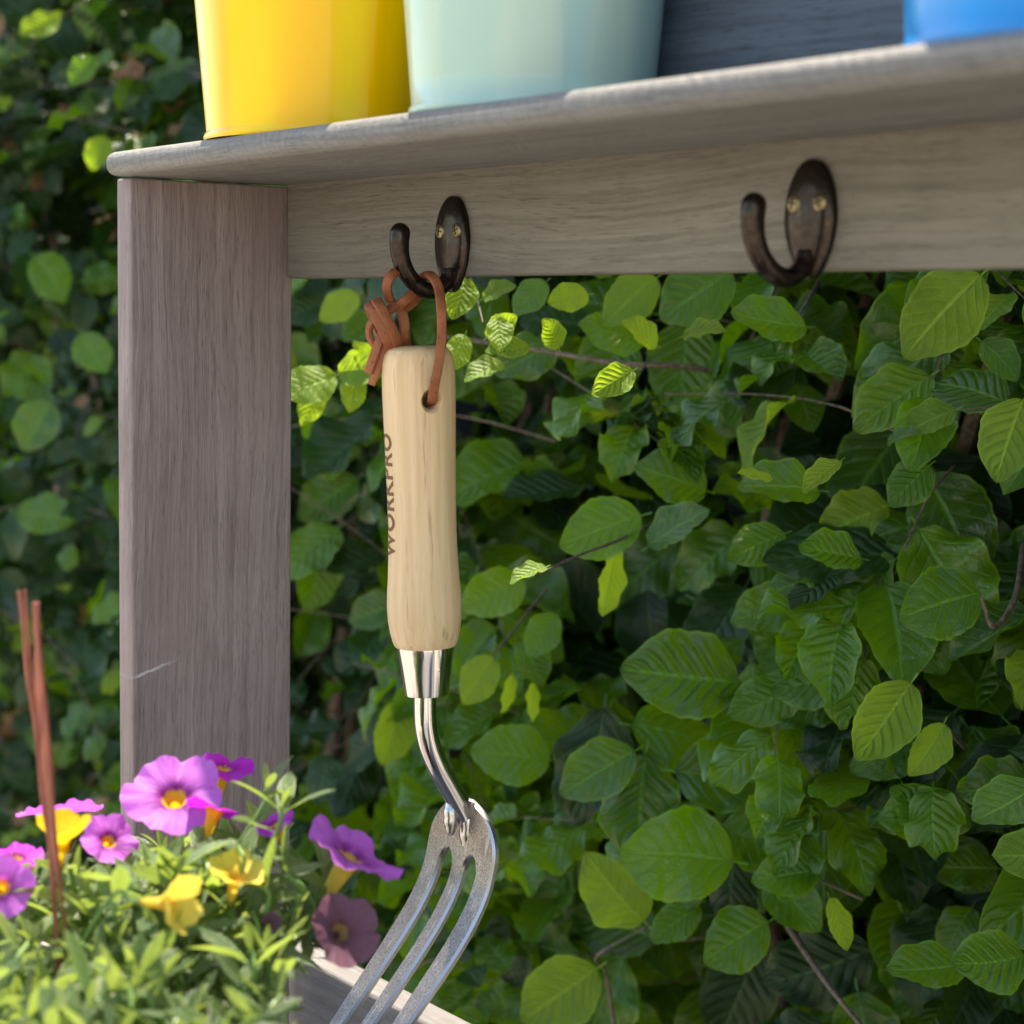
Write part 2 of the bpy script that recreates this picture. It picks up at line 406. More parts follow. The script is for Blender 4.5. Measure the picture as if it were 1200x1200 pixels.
M['magenta'] = petal_material('magenta_petal', (0.45, 0.02, 0.50), (0.34, 0.02, 0.40), (0.2, 0.005, 0.2), (0.85, 0.5, 0.05), (0.62, 0.02, 0.66))
M['gold'] = petal_material('yellow_petal', (0.85, 0.55, 0.02), (0.75, 0.42, 0.02), (0.8, 0.42, 0.02), (0.75, 0.38, 0.02), (0.95, 0.62, 0.03), 0.4)
M['lemon'] = petal_material('pale_yellow_petal', (0.80, 0.62, 0.10), (0.75, 0.52, 0.08), (0.75, 0.45, 0.04), (0.7, 0.4, 0.04), (0.92, 0.70, 0.10), 0.4)
M['faded'] = petal_material('faded_petal', (0.20, 0.095, 0.14), (0.10, 0.035, 0.065), (0.14, 0.05, 0.07), (0.4, 0.25, 0.08), (0.34, 0.15, 0.21), 0.45)
w = NT('terracotta'); w.P(col=(0.30, 0.13, 0.07), rough=0.85); M['terracotta'] = w.m
w = NT('soil'); w.P(col=(0.03, 0.02, 0.014), rough=0.95); M['soil'] = w.m
w = NT('paving')
n1 = w.n('TexNoise', {'Vector': w.n('TexCoord').outputs['Object'], 'Scale': 3, 'Detail': 8}).outputs[0]
w.P(col=w.ramp(n1, [(0.3, (0.26, 0.23, 0.19)), (0.7, (0.38, 0.34, 0.29))]), rough=0.9); M['ground'] = w.m

# ------------------------------------------------------------------ ground
gm = make_mesh('ground', [(-150, -150, 0), (150, -150, 0), (150, 150, 0), (-150, 150, 0)], [(0, 1, 2, 3)], M['ground'], smooth=False)
g = link('ground', gm); g['kind'] = 'structure'; g['label'] = 'pale stone paving under the potting bench'

# ------------------------------------------------------------------ potting bench
YR, XP, YN, TH = 0.5277, -0.9093, 0.4387, 0.0162       # rail face, upright inner face, its front edge, its thickness
ZB, ZR, YF, ZT = EYE + 0.0676, EYE + 0.0189, 0.4292, EYE + 0.0796
ZW, XE = 0.752, 0.05
bench = empty('potting_bench', (-0.45, 0.35, 0), 'grey stained wooden potting bench with a shelf, hook rail and uprights', 'potting bench')
up1 = board('upright', XP - TH, XP, YN, YR + 0.004, ZW + 0.0004, ZB - 0.0008, M['post'], bench, 0.0012)
up2 = board('upright', XE, XE + TH, YN, YR + 0.004, ZW + 0.0004, ZB - 0.0008, M['post'], bench, 0.0012)
board('hook_rail', XP + 0.0006, XE - 0.0006, YR, YR + 0.017, ZR, ZB + 0.003, M['rail'], bench, 0.0018)
board('shelf', -0.9215, XE + 0.022, YF, YR + 0.019, ZB, ZT, M['shelf'], bench, 0.0055, 5)
board('back_board', -0.862, XE + 0.01, YR + 0.004, YR + 0.017, ZT + 0.0006, ZT + 0.24, M['blue_board'], bench, 0.0015, label='blue grey board standing along the back of the shelf')
board('worktop', -0.955, XE + 0.05, 0.06, YR + 0.045, ZW - 0.022, ZW, M['worktop'], bench, 0.003, label='grey worktop under the flowers and fork')
up_t = on_y(427, 1160, YR + 0.012)
print('upstand', up_t)
board('back_upstand', -0.953, XE + 0.048, YR + 0.012, YR + 0.031, ZW + 0.0005, up_t.z, M['worktop'], bench, 0.0025, label='low grey back board of the worktop with sunlit top edge')
for x in (-0.93, XE - 0.01):
    for y in (0.09, YR - 0.01):
        board('leg', x, x + 0.05, y, y + 0.045, 0, ZW - 0.022, M['post'], bench, 0.002)
board('apron', -0.879, XE - 0.011, 0.10, 0.118, ZW - 0.10, ZW - 0.0225, M['rail'], bench, 0.002)

# hooks: part of the bench, their plates, prongs and screws are the sub-parts
def hook_plate():
    V, Fc = [], []
    n = 40
    H = 0.0222
    rings = [(1.0, 0.0), (1.0, 0.0020), (0.93, 0.0031), (0.55, 0.0036), (0.06, 0.0044)]
    for s, d in rings:
        for k in range(n):
            a = 2 * math.pi * k / n
            zz = math.sin(a)
            wdt = 0.0127 * (1 - 0.10 * zz * 0 - 0.20 * max(0, -zz) ** 1.2)
            x = wdt * math.copysign(abs(math.cos(a)) ** 0.92, math.cos(a)) * s
            V.append((x, -d, H * zz * s))
    for i in range(len(rings) - 1):
        for k in range(n):
            l = (k + 1) % n
            Fc.append((i * n + k, i * n + l, (i + 1) * n + l, (i + 1) * n + k))
    Fc.append(tuple(range((len(rings) - 1) * n, len(rings) * n)))
    return make_mesh('back_plate', V, [f[::-1] for f in Fc][::1], M['bronze'], sharp=50)
plate_me = hook_plate()
# prong in the (y, z) plane, plate centre at the origin
pr = [(-0.0025, -0.012), (-0.0045, -0.0172), (-0.0105, -0.0215), (-0.0185, -0.0205), (-0.0255, -0.0150), (-0.0296, -0.0075), (-0.0306, -0.0005), (-0.0302, 0.0042)]
pp = catmull([(0, y, z) for y, z in pr], 8)
ps = [0.86 + 0.12 * k / len(pp) + 0.10 * smooth01(0.55, 0.95, k / len(pp)) for k in range(len(pp))]
tn_ = (pp[-1] - pp[-2]).normalized(); pe, r_e = pp[-1].copy(), 0.0043 * ps[-1]
for k in range(1, 8):
    pp.append(pe + tn_ * (r_e * math.sin(R_(12.5 * k)))); ps.append(ps[len(pr) * 8 - 8] * math.cos(R_(12.5 * k)))
V, Fc, UV = sweep(pp, circle(0.0043, 18), lambda t: ps[round(t * (len(pp) - 1))], up=Vector((1, 0, 0)))
prong_me = make_mesh('prong', V, Fc, M['bronze'], sharp=60)
def screw_me():
    prof = [(0.0035, 0.0), (0.0035, 0.0006), (0.0030, 0.0011), (0.0017, 0.00145), (0.0002, 0.0016)]
    me = lathe('screw', prof, M['brass'], 16, sharp=60)
    return me
screw_mesh = screw_me()
bm = bmesh.new()
for sx, sy in ((0.0042, 0.0007), (0.0007, 0.0042)):
    bmesh.ops.create_cube(bm, size=1, matrix=Matrix.Translation((0, 0, 0.0013)) @ Matrix.Diagonal((sx, sy, 0.0009, 1)))
slot_mesh = bm_mesh('cross_slot', bm, M['recess'])
ROTX = Matrix.Rotation(R_(90), 4, 'X')
def hook(x, z, label):
    o = link('coat_hook', plate_me, bench, Matrix.Translation((x, YR - 0.0002, z)), label)
    base = wloc(o)
    for nm, me, mtx in (('prong', prong_me, Matrix()),
                        ('screw', screw_mesh, Matrix.Translation((-0.0066, -0.0031, 0.0062)) @ ROTX),
                        ('screw', screw_mesh, Matrix.Translation((0.0066, -0.0031, 0.0062)) @ ROTX)):
        c = bpy.data.objects.new(nm, me); COL.objects.link(c); c.parent = o; c.matrix_basis = mtx
    for sx in (-0.0066, 0.0066):
        c = bpy.data.objects.new('screw_slot', slot_mesh); COL.objects.link(c); c.parent = o
        c.matrix_basis = Matrix.Translation((sx, -0.0031, 0.0062)) @ ROTX @ Matrix.Rotation(0.3 * (1 if sx > 0 else -0.6), 4, 'Z')
    return o
h1p = on_y(533, 286.5, YR); h2p = on_y(953, 258, YR)
hook(h1p.x, h1p.z, 'dark bronze hook holding the leather loop of the hand fork')
hook(h2p.x, h2p.z, 'empty dark bronze hook on the rail, out of focus')

# ------------------------------------------------------------------ buckets
def bucket(px_left, py, col, label, yc=0.4850, r=0.0495):
    # centre so that the silhouette of the foot falls on the given pixel columns
    def sil(xc):
        c = Vector((xc, yc, ZT))
        d = (c - CAM); d.z = 0
        n = Vector((d.y, -d.x, 0)).normalized()
        return project(c - n * r)[0], project(c + n * r)[0]
    best = min((abs(sil(-1.0 + k * 0.0005)[0] - px_left), -1.0 + k * 0.0005) for k in range(2200))[1]
    o = empty('metal_bucket', (best, yc, ZT), label, 'bucket', 'painted metal buckets on the shelf')
    H, R1 = 0.115, r * 1.17
    prof = [(r * 0.94, 0.0035), (r * 0.975, 0.0002), (r * 1.0, 0.0002), (r * 1.012, 0.0016), (r * 1.0, 0.0034), (r * 0.985, 0.0042)]
    nst = 12
    for k in range(1, nst): prof.append((r * 0.985 + (R1 - r * 0.985) * k / nst, 0.0042 + (H - 0.0042) * k / nst))
    prof += [(R1, H)]
    inner = [(R1 - 0.0012, H), (r * 0.985 - 0.0012, 0.006)]
    body = lathe('bucket_body', prof + inner, M[col], 96, sharp=50)
    b = bpy.data.objects.new('bucket_body', body); COL.objects.link(b); b.parent = o
    ring = lathe('rolled_rim', [(R1 - 0.001 + 0.0024 * math.cos(a), H + 0.0024 * math.sin(a)) for a in [2 * math.pi * k / 12 for k in range(13)]], M[col], 64, closed=False, sharp=70)
    rr = bpy.data.objects.new('rolled_rim', ring); COL.objects.link(rr); rr.parent = o
    bot = lathe('bucket_base', [(0.001, 0.0036), (r * 0.94, 0.0036)], M[col], 48, closed=False)
    bb = bpy.data.objects.new('bucket_base', bot); COL.objects.link(bb); bb.parent = o
    V, Fc, UV = sweep(catmull([(-R1 - 0.002, 0, H - 0.008), (-R1 * 0.9, 0.01, H + 0.035), (0, 0.016, H + 0.065), (R1 * 0.9, 0.01, H + 0.035), (R1 + 0.002, 0, H - 0.008)], 8), circle(0.0013, 8))
    hd = bpy.data.objects.new('wire_handle', make_mesh('wire_handle', V, Fc, M['chrome'], sharp=60)); COL.objects.link(hd); hd.parent = o
    print('bucket', label, best, [round(x) for x in sil(best)])
    return o
bucket(240, 160, 'yellow', 'glossy yellow metal bucket at the end of the shelf', r=0.0535)
bucket(480, 130, 'mint', 'pale mint green metal bucket between yellow and blue ones')
bucket(1058, 52, 'blue', 'bright blue metal bucket cut off at the upper corner')

# ------------------------------------------------------------------ hand fork
DH = 0.905
top = at(489.5, 405, DH); bot = at(498.5, 757, DH)
PXM = DH / F_PX                                           # metres per pixel at the fork
fork = empty('hand_fork', top, 'hand fork with pale wooden handle hanging from hook by leather loop', 'hand fork')
axis = (top - bot).normalized()
L = (top - bot).length
zax = axis
xax = (RGT - zax * RGT.dot(zax)).normalized()             # image right
yax = zax.cross(xax)                                      # away from the camera
HM = Matrix((xax, yax, zax)).transposed().to_4x4(); HM.translation = bot
def hw(y, w): return (w / 2 * PXM, (757 - y) / (757 - 405) * L)
prof = [hw(757, 71), hw(755, 74), hw(750, 78), hw(740, 83), hw(726, 87), hw(710, 88.5), hw(694, 87.5), hw(675, 84.5), hw(650, 82), hw(620, 80.5), hw(580, 81), hw(540, 82.5), hw(500, 84.5), hw(460, 86), hw(440, 86.2), hw(425, 84), hw(416, 80), hw(410, 73), hw(407, 64), hw(405.4, 50), hw(405, 30)]
def prof_r(z):
    for (r0, z0), (r1, z1) in zip(prof, prof[1:]):
        if z0 <= z <= z1: return r0 + (r1 - r0) * (z - z0) / max(1e-9, z1 - z0)
    return prof[-1][0]
dense = []
for i in range(len(prof) - 1):
    for k in range(3): dense.append(tuple(Vector(prof[i]).lerp(Vector(prof[i + 1]), k / 3)))
dense.append(prof[-1])
hme = lathe('handle', dense, M['ash'], 72, sharp=45)
hole_z = (757 - 468) / (757 - 405) * L
HA = math.asin(17 / 43)                                   # hole axis turned this far to the right of the camera
hdir = Vector((math.sin(HA), -math.cos(HA), 0))
rr = prof_r(hole_z)
cut = lathe('cut', [(0.0062, -rr - 0.004), (0.0062, -rr - 0.0005), (0.0040, -rr + 0.0022), (0.0036, -rr + 0.005), (0.0036, rr - 0.005), (0.0040, rr - 0.0022), (0.0062, rr + 0.0005), (0.0062, rr + 0.004)], M['ash'], 28)
cq = hdir.to_track_quat('Z', 'Y').to_matrix().to_4x4(); cq.translation = (0, 0, hole_z)
cut.transform(cq)
tmp = bpy.data.objects.new('tmp', hme); cob = bpy.data.objects.new('cutter', cut)
COL.objects.link(tmp); COL.objects.link(cob)
md = tmp.modifiers.new('b', 'BOOLEAN'); md.object = cob; md.operation = 'DIFFERENCE'; md.solver = 'EXACT'
dg = bpy.context.evaluated_depsgraph_get()
hm2 = bpy.data.meshes.new_from_object(tmp.evaluated_get(dg))
bpy.data.objects.remove(tmp); bpy.data.objects.remove(cob)
hm2.polygons.foreach_set('use_smooth', [True] * len(hm2.polygons)); hm2.set_sharp_from_angle(angle=R_(38))
handle = link('handle', hm2, fork, HM)
# burnt-in lettering, reading upward
cu = bpy.data.curves.new('lettering', 'FONT'); cu.body = 'WORKPRO'; cu.size = 0.0142; cu.offset = 0.00042; cu.space_character = 1.12; cu.resolution_u = 4
to = bpy.data.objects.new('t', cu); COL.objects.link(to)
dg = bpy.context.evaluated_depsgraph_get()
tme = bpy.data.meshes.new_from_object(to.evaluated_get(dg)); bpy.data.objects.remove(to)
bm = bmesh.new(); bm.from_mesh(tme)
xs = [v.co.x for v in bm.verts]; ys = [v.co.y for v in bm.verts]
x0, x1, y0, y1 = min(xs), max(xs), min(ys), max(ys)
for k in range(1, 12):
    yy = y0 + (y1 - y0) * k / 12
    bmesh.ops.bisect_plane(bm, geom=bm.verts[:] + bm.edges[:] + bm.faces[:], plane_co=(0, yy, 0), plane_no=(0, 1, 0))
for k in range(1, 30):
    xx = x0 + (x1 - x0) * k / 30
    bmesh.ops.bisect_plane(bm, geom=bm.verts[:] + bm.edges[:] + bm.faces[:], plane_co=(xx, 0, 0), plane_no=(1, 0, 0))
zt0, zt1 = (757 - 650) / 352 * L, (757 - 505) / 352 * L
for v in bm.verts:
    z = zt0 + (v.co.x - x0) / (x1 - x0) * (zt1 - zt0)
    r = prof_r(z) + 0.00012
    ang = -math.asin(31.0 / 41) - (v.co.y - y0) / r
    v.co = Vector((r * math.sin(ang), -r * math.cos(ang), z))
tme2 = bpy.data.meshes.new('lettering'); bm.to_mesh(tme2); bm.free(); tme2.materials.clear(); tme2.materials.append(M['burnt'])
lt = bpy.data.objects.new('lettering', tme2); COL.objects.link(lt); lt.parent = handle
lt['label'] = 'brown burnt lettering reading WORKPRO up the handle'

fm = lathe('ferrule', [(25.0 * PXM, -0.0225), (26.0 * PXM, -0.0228), (26.3 * PXM, -0.0222), (30.6 * PXM, -0.010), (34.2 * PXM, -0.0008), (34.2 * PXM, 0.0006), (29 * PXM, 0.0008)], M['chrome'], 64, sharp=40)
fo = link('ferrule', fm, fork, HM)
dm = lathe('rivet', [(0.0011, 0), (0.0011, 0.0003), (0.0005, 0.0006), (0.0001, 0.0007)], M['chrome'], 12)
ra = math.asin(17 / 30); rd = Vector((math.sin(ra), -math.cos(ra), 0.12)).normalized()
rv = bpy.data.objects.new('rivet', dm); COL.objects.link(rv); rv.parent = fo
rv.matrix_basis = Matrix.Translation(Vector((rd.x, rd.y, 0)) * 0.0118 + Vector((0, 0, -0.0095))) @ rd.to_track_quat('Z', 'Y').to_matrix().to_4x4()

# fork head: e is the way its face looks, W runs across the tines
eD = (-0.80 * RGT - 0.60 * FWD).normalized()
W = (0.60 * RGT - 0.80 * FWD).normalized()
s_top = at(498.5, 812, DH)
# profile by (offset along e, height) found from the pixels of the middle line
H0 = at(498.5, 757, DH)
def fp(px, py, guess):                                    # point of the profile plane seen at a pixel
    r = ray(px, py)
    n = W
    return CAM + r * ((H0 - CAM).dot(n) / r.dot(n))
shaft_pts = [fp(498, 800, 0), fp(498, 835, 0), fp(499.5, 855, 0), fp(504, 875, 0), fp(513, 897, 0), fp(526, 920, 0), fp(537, 940, 0), fp(546, 958, 0), fp(551, 972, 0)]
V, Fc, UV = sweep(catmull(shaft_pts, 6), circle(13.6 * PXM, 24), lambda t: 1.0 if t < 0.86 else 1 - 0.45 * ((t - 0.86) / 0.14) ** 1.5)
link('shaft', make_mesh('shaft', V, Fc, M['chrome'], sharp=50), fork)
mid = catmull([fp(x, y, 0) for x, y in ((543, 936), (543, 951), (541.5, 969), (538.5, 996), (532, 1027), (521, 1055), (505, 1085), (485, 1117), (463, 1150), (441, 1183), (415, 1222), (392, 1255))], 5)
NR = len(mid)
def arc(i): return sum((mid[k + 1] - mid[k]).length for k in range(i))
ARC = [arc(i) for i in range(NR)]
s_slot = ARC[15]                                          # where the slots begin
HW = 0.0272
def half(s): return HW * (1.0 if s > 0.026 else max(0.06, (1 - ((0.026 - s) / 0.0265) ** 2.2)) ** 0.62)
def gap(s):
    d = s - s_slot
    return 0.0 if d <= 0 else min(0.0050, 0.0050 * math.sqrt(min(1, d / 0.008)))
CT = 0.0098
def bars(s):
    h, g = half(s), gap(s)
    h = h - 0.002 * smooth01(0.06, 0.14, s)
    tip = 1 - smooth01(ARC[-1] - 0.016, ARC[-1] + 0.002, s)
    out = []
    for a, b in ((-h, -CT - g), (-CT + g, CT - g), (CT + g, h)):
        c, q = (a + b) / 2, (b - a) / 2 * max(0.15, tip)
        out.append((c - q, c + q))
    return out
TK = 0.0030
def bar_part(name, rows, cols, label=None):
    """rows of mid; cols(s) -> list of lateral positions; builds a plate with chamfered rims"""
    V, Fc = [], []
    m = None
    for i in rows:
        t = (mid[min(i + 1, NR - 1)] - mid[max(i - 1, 0)]).normalized()
        n = W.cross(t).normalized()
        if n.dot(eD) < 0: n = -n
        xs = cols(ARC[i])
        ch = min(0.0011, (xs[-1] - xs[0]) * 0.2)
        sec = [(xs[0], -TK), (xs[0], -ch)] + [(xs[0] + ch, 0)] + [(x, 0) for x in xs[1:-1]] + [(xs[-1] - ch, 0), (xs[-1], -ch), (xs[-1], -TK)]
        m = len(sec)
        for x, d in sec: V.append(mid[i] + W * x + n * d)
    nr = len(rows)
    for i in range(nr - 1):
        for j in range(m):
            k = (j + 1) % m
            Fc.append((i * m + j, i * m + k, (i + 1) * m + k, (i + 1) * m + j))
    Fc.append(tuple(range(m))[::-1]); Fc.append(tuple(range((nr - 1) * m, nr * m)))
    bm = bmesh.new()
    vs = [bm.verts.new(v) for v in V]
    for q, f in enumerate(Fc):
        fc_ = bm.faces.new([vs[k] for k in f])
        if q < (nr - 1) * m and q % m in (0, 1, m - 3, m - 2): fc_.material_index = 1
    me = bm_mesh(name, bm, M['fork'], 32)
    me.materials.append(M['fork_edge'])
    return link(name, me, fork)
rows_h = list(range(0, 16))
bar_part('fork_head', rows_h, lambda s: [bars(s)[0][0], -CT, -0.004, 0.004, CT, bars(s)[2][1]])
for b in range(3):
    bar_part('tine', list(range(15, NR)), lambda s, b=b: [bars(s)[b][0], sum(bars(s)[b]) / 2, bars(s)[b][1]])
# weld beads beside the shaft end
for k, (px, py, rr_, hl) in enumerate(((533, 957, 9.0, 0.0085), (551, 968, 12.0, 0.0130))):
    c = fp(px, py, 0) + eD * 0.0022
    pts_ = [c + Vector((0, 0, hl * (1 - 2 * j / 12))) + eD * (0.0002 * math.sin(j * 1.9)) + W * (0.0020 * (k - 0.5) + 0.0012 * (j / 12)) for j in range(13)]
    V, Fc, UV = sweep(pts_, circle(rr_ * PXM, 14), lambda t: 0.12 + 0.88 * math.sqrt(max(0, math.sin(math.pi * (0.03 + 0.94 * t)))) * (1 + 0.02 * math.sin(t * 22)))
    link('weld_bead', make_mesh('weld_bead', V, Fc, M['fork_edge'], sharp=70), fork)

# leather loop, a part of the fork; its strands and knot are sub-parts
def rrect(w_, h_, r=0.3):
    out = []
    for sx, sy in ((1, 1), (-1, 1), (-1, -1), (1, -1)):
        a0 = {(1, 1): 0, (-1, 1): 90, (-1, -1): 180, (1, -1): 270}[(sx, sy)]
        for k in range(3):
            a = R_(a0 + 45 * k)
            q = min(w_, h_) * r
            out.append((sx * (w_ / 2 - q) + q * math.cos(a), sy * (h_ / 2 - q) + q * math.sin(a)))
    return out
HX = h1p.x
hook_c = Vector((HX, YR, h1p.z))
def strap(name, pts, parent, w_=0.0043, h_=0.0026, up=None):
    P = [at(x, y, d) for x, y, d in pts]
    V, Fc, UV = sweep(catmull(P, 7), rrect(w_, h_), up=up or RGT)
    me = make_mesh(name, V, Fc, M['leather'], sharp=40)
    if parent is fork: return link(name, me, fork)
    o = bpy.data.objects.new(name, me); COL.objects.link(o); o.parent = parent
    o.matrix_parent_inverse = wloc(parent).inverted()
    return o
pd = (Vector((HX, YR - 0.0185, h1p.z - 0.0205)) - CAM).dot(FWD)     # depth of the lowest point of the prong
loop = strap('leather_loop', [(505, 474, DH - 0.004), (506.5, 466, DH - 0.0155), (510, 448, DH - 0.0200), (515, 420, DH - 0.0215), (517.5, 392, DH - 0.021), (517, 362, DH - 0.0195), (514.5, 340, pd - 0.0135), (508, 326, pd - 0.0095), (500, 321, pd - 0.001), (495, 328, pd + 0.0075), (492, 344, pd + 0.0085), (482, 356, pd + 0.004), (472, 363, pd - 0.001)], fork)
strap('strand', [(464, 362, pd - 0.004), (474, 352, pd - 0.006), (484, 343, pd - 0.001), (491, 333, pd + 0.006), (486, 322, pd + 0.009), (476, 316.5, pd + 0.003), (465, 318, pd - 0.007), (456, 326, pd - 0.011), (453.5, 338, pd - 0.009), (457, 352, pd - 0.004)], loop)
strap('strand', [(468, 362, pd + 0.001), (473, 378, pd + 0.005), (476, 396, DH + 0.012), (480, 425, DH + 0.0205), (484, 455, DH + 0.0185), (487, 467, DH + 0.012)], loop)
kn = strap('knot', [(441, 352, pd - 0.009), (449, 366, pd - 0.0135), (459, 386, pd - 0.0135), (466, 404, pd - 0.008), (462, 411, pd + 0.001), (450, 400, pd + 0.006), (438, 372, pd + 0.006), (433, 358, pd - 0.001), (436, 361, pd - 0.010), (444, 377, pd - 0.0140), (453, 396, pd - 0.0125), (457, 409, pd - 0.006)], loop, 0.0050, 0.0032)
strap('knot_turn', [(464, 358, pd - 0.006), (455, 364, pd - 0.0085), (441, 372, pd - 0.0075), (433, 384, pd - 0.0045), (434, 397, pd - 0.003), (441, 405, pd - 0.003), (447, 396, pd - 0.006), (452, 384, pd - 0.008)], loop)
strap('knot_turn', [(458, 354, pd + 0.002), (470, 364, pd - 0.003), (474, 380, pd - 0.004), (472, 398, pd - 0.003), (467, 410, pd + 0.001)], loop)
strap('cord_end', [(455, 380, pd - 0.0065), (448, 391, pd - 0.008), (440, 412, pd - 0.008), (431, 437, pd - 0.0075)], loop, 0.0040, 0.0026)
strap('cord_end', [(461, 388, pd - 0.005), (454, 402, pd - 0.0055), (446, 425, pd - 0.0055), (435, 451, pd - 0.005)], loop, 0.0036, 0.0026)

# ------------------------------------------------------------------ leaves
rng = random.Random(7)
def leaf_width(u, kind):
    if kind == 'beech':
        return 0.345 * (math.sin(math.pi * u ** 0.88) ** 0.66) * (1 - 0.22 * smooth01(0.75, 1.0, u)) if 0 < u < 1 else 0.0
    return 0.118 * (math.sin(math.pi * u ** 1.2) ** 0.75) if 0 < u < 1 else 0.0
def leaf_geom(kind, nu, nv, seed):
    r = random.Random(seed)
    fold, droop, twist = r.uniform(0.0, 0.75), r.uniform(-0.25, 1.0), r.uniform(-0.8, 0.8)
    ph, wav = r.uniform(0, 6.28), r.uniform(0.03, 0.115)
    side = r.uniform(-0.16, 0.16)
    curl = r.uniform(-0.7, 1.0)
    if 200 <= seed < 300: fold, droop, twist, wav, curl = r.uniform(0.08, 0.4), r.uniform(0.0, 0.45), r.uniform(-0.3, 0.3), r.uniform(0.02, 0.05), r.uniform(-0.2, 0.4)
    if kind != 'beech': wav, fold, side, droop = 0.006, r.uniform(0.1, 0.5), r.uniform(-.1, .1), r.uniform(-0.05, 0.4)
    V, Fc, UV = [], [], []
    for i in range(nu + 1):
        u = i / nu
        wd = leaf_width(u, kind)
        for j in range(nv + 1):
            v = 2 * j / nv - 1
            e = abs(v)
            ww = wd * (1 + ((0.022 * math.sin(u * 47 + ph) * e ** 4 if nu > 12 else 0) + 0.035 * math.sin(u * 13 + ph * 2 + (2 if v > 0 else 0)) * e ** 3 if kind == 'beech' else 0))
            x = v * ww
            y = u
            z = fold * abs(x) + wav * math.sin(5.2 * math.pi * u + ph + (1.3 if v > 0 else 0)) * e * e * (1 if 0 < u < 1 else 0) - curl * x * x * 1.5
            if kind == 'beech': z += 0.014 * math.sin(2 * math.pi * 7.5 * (u - 0.30 * e)) * min(1, e * 2) * (1 - e * 0.5) * (1 if nu > 12 else 0)
            a = twist * (u - 0.3)
            x, z = x * math.cos(a) - z * math.sin(a), x * math.sin(a) + z * math.cos(a)
            x += side * u * u
            b = droop * u
            z2 = z * math.cos(b) - y * math.sin(b) * 0.6
            V.append((x, y * math.cos(b * 0.6) + z * 0.2 * math.sin(b), z2)); UV.append((u, (v + 1) / 2))
    for i in range(nu):
        for j in range(nv):
            k = i * (nv + 1) + j
            Fc.append((k, k + 1, k + nv + 2, k + nv + 1))
    # stalk
    if kind == 'beech':
        b0 = len(V)
        for q in range(3):
            for s in (-1, 1): V.append((s * 0.008, -0.12 + 0.06 * q, 0.012 * (2 - q) * droop)); UV.append((0.5, 0.5))
        for q in range(2): Fc.append((b0 + 2 * q, b0 + 2 * q + 1, b0 + 2 * q + 3, b0 + 2 * q + 2))
    return V, Fc, UV
def place(base, direction, normal, size):
    y = direction.normalized()
    z = (normal - y * normal.dot(y))
    if z.length < 1e-3: z = Vector((0.3, -0.5, 0.8)) - y * Vector((0.3, -0.5, 0.8)).dot(y)
    z.normalize()
    x = y.cross(z)
    m = Matrix((x, y, z)).transposed().to_4x4()
    m = m @ Matrix.Scale(size, 4); m.translation = base
    return m
def joined_leaves(name, geoms, items, mats, parent):
    """items: (matrix, variant, material index) -> one mesh with a random number per leaf"""
    import numpy as np
    vs, fs, uvs, fm, rn = [], [], [], [], []
    off = 0
    r = random.Random(3)
    for mtx, var, mi in items:
        V, Fc, UV = geoms[var]
        A = np.array(V) @ np.array(mtx.to_3x3()).T + np.array(mtx.translation)
        vs.append(A); q = np.array(Fc) + off; fs.append(q); uvs.append(np.array(UV)); fm += [mi] * len(Fc)
        rn.append(np.full(len(V), r.random())); off += len(V)
    vs, fs, uvs, rn = np.concatenate(vs), np.concatenate(fs), np.concatenate(uvs), np.concatenate(rn)
    me = bpy.data.meshes.new(name)
    me.vertices.add(len(vs)); me.vertices.foreach_set('co', vs.ravel())
    me.loops.add(fs.size); me.loops.foreach_set('vertex_index', fs.ravel())
    me.polygons.add(len(fs)); me.polygons.foreach_set('loop_start', np.arange(0, fs.size, 4)); me.polygons.foreach_set('loop_total', np.full(len(fs), 4))
    me.update(calc_edges=True)
    for m in mats: me.materials.append(m)
    me.polygons.foreach_set('material_index', fm); me.polygons.foreach_set('use_smooth', [True] * len(fs))
    lay = me.uv_layers.new(name='UVMap'); lay.data.foreach_set('uv', uvs[fs.ravel()].ravel())
    at_ = me.attributes.new('rnd', 'FLOAT', 'POINT'); at_.data.foreach_set('value', rn)
    me.validate()
    o = link(name, me, parent); o['kind'] = 'stuff'
    return o

# ------------------------------------------------------------------ fence behind the hedge
fence = empty('board_fence', (-2.0, 1.42, 0), 'dark slate blue board fence glimpsed through gaps in the hedge', 'fence')
for k in range(16):  # upper boards, out of view, added to keep sun off the hedge's inside
    board('board', -4.6, 0.6, 1.42 + 0.010 * (k % 2), 1.429 + 0.010 * (k % 2), 0.02 + 0.15 * k, 0.02 + 0.15 * k + 0.162, M['fence'], fence, 0.003, 1)
for x in (-4.5, -2.8, -1.1, 0.5):
    board('post', x, x + 0.08, 1.4395, 1.51, 0, 2.44, M['fence'], fence, 0.004, 1)

# ------------------------------------------------------------------ beech hedge
YH = 0.815
hedge = empty('beech_hedge', (-1.4, 1.05, 0), 'dense green beech hedge with pleated pointed leaves behind the bench', 'hedge')
NV = 20
NG = 8                                                    # gently shaped leaves for the ones placed singly
BEECH = [leaf_geom('beech', 26, 6, 100 + k) for k in range(NV)] + [leaf_geom('beech', 26, 6, 200 + k) for k in range(NG)]
BEECH_LO = [leaf_geom('beech', 11, 4, 100 + k) for k in range(NV)] + [leaf_geom('beech', 11, 4, 200 + k) for k in range(NG)]
MATS_H = [M['beech'], M['beech_young'], M['beech_dry'], M['beech_shaded']]
beech_me = {}
def beech_mesh(var, mi):
    if (var, mi) not in beech_me:
        V, Fc, UV = BEECH[var]
        beech_me[(var, mi)] = make_mesh('leaf', V, Fc, MATS_H[mi], UV)
    return beech_me[(var, mi)]
items = []                                               # (score, matrix, variant, material)
N_HEDGE = 12500
